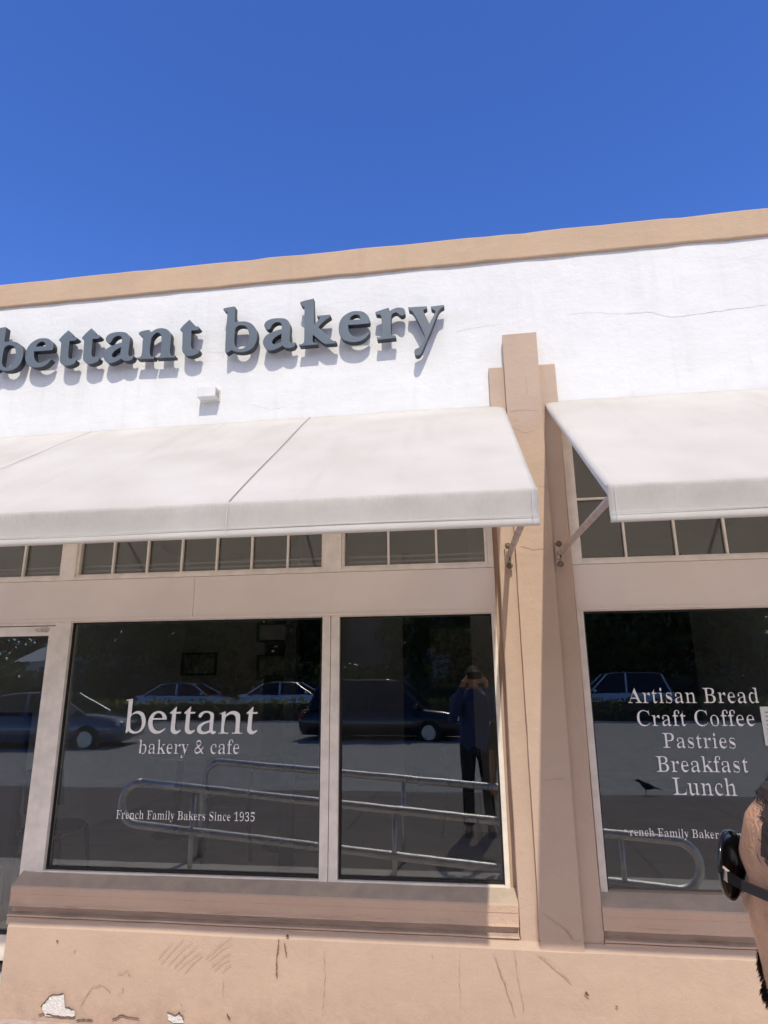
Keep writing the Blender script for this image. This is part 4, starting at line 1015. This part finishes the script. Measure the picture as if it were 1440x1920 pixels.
    cap = []; vs = []; fs = []
    random.seed(11)
    sv_ = {}; shell = []
    for i in range(len(rings)-1):
        n_ = len(rings[0])
        for k in range(n_):
            q = (rings[i][k], rings[i][(k+1) % n_], rings[i+1][(k+1) % n_], rings[i+1][k])
            if all(hair(v) for v in q):
                b0 = len(vs); vs += [HM @ (v*1.0+Vector((v.x/.075**2, v.y/.095**2, v.z/.12**2)).normalized()*.0035) for v in q]; fs.append((b0, b0+1, b0+2, b0+3))
    for v in pts:
        for _ in range(9):
            nrm = Vector((v.x/.075**2, v.y/.095**2, (v.z-.0)/.12**2)).normalized()
            p0 = v+Vector((random.gauss(0, .003), random.gauss(0, .003), random.gauss(0, .002)))-nrm*.001
            fl = Vector((v.x*2.5, -.4-.5*(v.y > 0), -.35)); fl -= nrm*fl.dot(nrm); ln = random.uniform(.008, .018)
            tdir = (nrm*.08+fl.normalized()*.8+Vector((random.gauss(0, .13), random.gauss(0, .13), random.gauss(0, .1)))).normalized()
            p1 = p0+tdir*ln*.6; p2 = p1+(tdir+fl.normalized()*.6).normalized()*ln*.5; sdv = tdir.cross(nrm).normalized()*.0005
            k = len(vs); P = [p0-sdv, p0+sdv, p1-sdv, p1+sdv, p2]; vs += [HM @ x for x in P]; fs += [(k, k+1, k+3, k+2), (k+2, k+3, k+4)]
    hm.raw(vs, fs, 'hair')
    hm.build('hair', r, smooth=False, normals=False)
    return r, HM
def rotz(a): return Matrix.Rotation(a, 3, 'Z')
# the photographer, behind the camera, phone held up at eye level
bx, by = -.02, -3.93
pel = Vector((bx, by, .93))
J = dict(pelvis=pel, chest=pel, shL=Vector((bx-.19, by+.0, 1.37)), shR=Vector((bx+.19, by, 1.37)), elL=Vector((bx-.25, by+.12, 1.13)), elR=Vector((bx+.25, by+.12, 1.13)),
         wrL=Vector((-.115, -3.615, 1.565)), wrR=Vector((.115, -3.615, 1.565)), hdL=Vector((.75, .28, .35)), hdR=Vector((-.75, .28, .35)), pnL=Vector((.5, -.6, .3)), pnR=Vector((-.5, -.6, .3)),
         hipL=pel+Vector((-.09, 0, -.06)), hipR=pel+Vector((.09, 0, -.06)), knL=Vector((bx-.10, by+.03, .47)), knR=Vector((bx+.11, by+.02, .47)), anL=Vector((bx-.11, by-.0, .03)), anR=Vector((bx+.13, by-.02, .03)))
hairf = lambda v: (v.z > .085-.0*v.y) or (v.y < -.0 and v.z > -.03) or (v.y < .055 and v.z > .035)
P1, H1 = person('person in blue collared shirt and dark trousers holding up a phone, mirrored in glass', Vector((bx, by, GZ)), math.pi/2, J, Vector((bx, by+.03, 1.60)), rotz(0), ('blue_shirt', 'dark_cloth'), 'long', hairf)
ph = MB().box(-.08, .08, -3.538, -3.529, 1.585, 1.66, 'black_plastic').build('phone', origin=Vector((0, -3.533, 1.62)), bevel=.003); tag(ph, 'black phone held level in both hands by the person in blue', 'phone')
# the man at the right edge, very close to the lens
def dirpt(px, py, dist):
    d = (fw + rt*((px-720)/F) - up*((py-960)/F)).normalized(); return CAM+d*dist
hrot = rotz(rad(28)) @ Matrix.Rotation(rad(4), 3, 'X') @ Matrix.Rotation(rad(2), 3, 'Y')
HC = dirpt(1360, 1641, .80) - hrot @ Vector((-.066, .078, .003))
fd2 = rad(90+8); hx, hy = HC.x, HC.y
pel = Vector((hx+.05, hy-.07, HC.z-.70)); sv = Vector((1, .05, 0))
J = dict(pelvis=pel, chest=pel, shL=pel+Vector((-.19, -.02, .43)), shR=pel+Vector((.19, .0, .43)), elL=pel+Vector((-.24, -.06, .15)), elR=pel+Vector((.24, -.04, .15)), wrL=pel+Vector((-.25, .04, -.10)), wrR=pel+Vector((.25, .06, -.10)),
         hdL=Vector((.05, .15, -1)), hdR=Vector((-.05, .15, -1)), pnL=Vector((1, .2, 0)), pnR=Vector((-1, .2, 0)), hipL=pel+Vector((-.09, 0, -.06)), hipR=pel+Vector((.09, 0, -.06)), knL=Vector((pel.x-.10, pel.y+.03, .38)), knR=Vector((pel.x+.10, pel.y+.02, .38)), anL=Vector((pel.x-.11, pel.y-.01, .03)), anR=Vector((pel.x+.12, pel.y-.02, .03)))
P2, H2 = person('man with dark sunglasses and a goatee close to the lens, facing the shop window', Vector((pel.x, pel.y, GZ)), fd2, J, HC, hrot, ('dark_shirt', 'dark_cloth'), 'short', lambda v: (v.z > .080 and v.y < .070) or (v.y < -.03 and v.z > -.06) or (v.y < .03 and v.z > .035))
# moustache and goatee: short strands on the face
random.seed(4); vs = []; fs = []
def gface(x, z):
    best = None
    for q in HEADR:
        if abs(q[0].z-z) < .0025:
            for v in q:
                if v.y > .03 and (best is None or abs(v.x-x) < abs(best.x-x)): best = v
    return best
HEADR = head_mesh()
for i in range(2600):
    u = random.random()
    if u < .45: x = random.uniform(-.034, .034); z = -.060-.010*abs(x)/.034*1.6-random.uniform(0, .008)
    elif u < .6: x = random.choice((-1, 1))*random.uniform(.026, .036); z = random.uniform(-.11, -.068)
    else: x = random.uniform(-.032, .032); z = random.uniform(-.122, -.094)
    v = gface(x, z)
    if v is None: continue
    v = Vector((x, v.y, z)); nrm = Vector((x*6, 1, -.2)).normalized(); td = (nrm*.25+Vector((x*5, 0, -1))+Vector((random.gauss(0, .25), 0, random.gauss(0, .2)))).normalized(); ln = random.uniform(.004, .009); sd = td.cross(nrm).normalized()*.0008
    k = len(vs); vs += [H2 @ q for q in (v-nrm*.002-sd, v-nrm*.002+sd, v+td*ln*.6-sd*.7, v+td*ln*.6+sd*.7, v+td*ln)]; fs += [(k, k+1, k+3, k+2), (k+2, k+3, k+4)]
MB().raw(vs, fs, 'hair').build('goatee', P2, normals=False)
# sunglasses: two lenses, frame, two temples
SGL = empty('sunglasses', H2 @ Vector((0, .11, 0)), 'black sunglasses with a pale metal hinge worn by the man with the goatee', 'sunglasses', world=True)
def lens_loop(sx, k=1.0):
    P = []
    for i in range(28):
        a = 2*math.pi*i/28; x = .032*math.cos(a)*k; z = .032*math.sin(a)*k
        if z < 0: x *= (1-.32*(-z/.032)); z *= 1.1
        x += .004*(-z/.032)*-1
        P.append((sx*(.036+x), z+.005))
    return P
def lp(x, z, d=0): return H2 @ Vector((x, .106-5.6*x*x+d, z))
for sx in (-1, 1):
    L = lens_loop(sx); cx = sum(p[0] for p in L)/28; cz = sum(p[1] for p in L)/28
    R0 = [lp(x, z, 0) for x, z in L]; R1 = [lp(x, z, .003) for x, z in L]; Rm = [lp(cx+(x-cx)*.5, cz+(z-cz)*.5, .006) for x, z in L]; Rb = [lp(cx+(x-cx)*.5, cz+(z-cz)*.5, .003) for x, z in L]
    MB().loft([Rb, R0, R1, Rm], 'lens').build('lens', SGL, smooth=True)
    F_ = MB(); F_.tube([lp(x, z, .0015) for x, z in L]+[lp(*L[0], .0015)], .0022, 'black_plastic', 8, cap=False); F_.build('rim', SGL, smooth=True)
    hp0 = lp(sx*.068, .010, -.002)
    T = [Vector((sx*.066, .076, .003)), Vector((sx*.075, .05, .004)), Vector((sx*.079, -.01, .006)), Vector((sx*.078, -.03, -.01)), Vector((sx*.075, -.045, -.035))]
    rings = []
    for i, p in enumerate(T):
        hh = (.0048, .0046, .0042, .004, .003)[i]; rings.append([H2 @ (p+Vector((sx*a, 0, c))) for a, c in ((-.0014, -hh), (.0014, -hh), (.0014, hh), (-.0014, hh))])
    MB().loft(rings, 'black_plastic').build('temple', SGL)
    MB().loft([[H2 @ (Vector((sx*q, y, .003))+Vector((sx*a, 0, c))) for a, c in ((-.002, -.0052), (.002, -.0052), (.002, .0052), (-.002, .0052))] for q, y in ((.060, .087), (.0665, .074))], 'brass_cream').build('hinge', SGL)
MB().tube([lp(-.010, .012, .002), lp(0, .016, .005), lp(.010, .012, .002)], .0018, 'steel', 8).build('bridge', SGL, smooth=True)
for o in bpy.data.objects:
    if 'og' in o: del o['og']
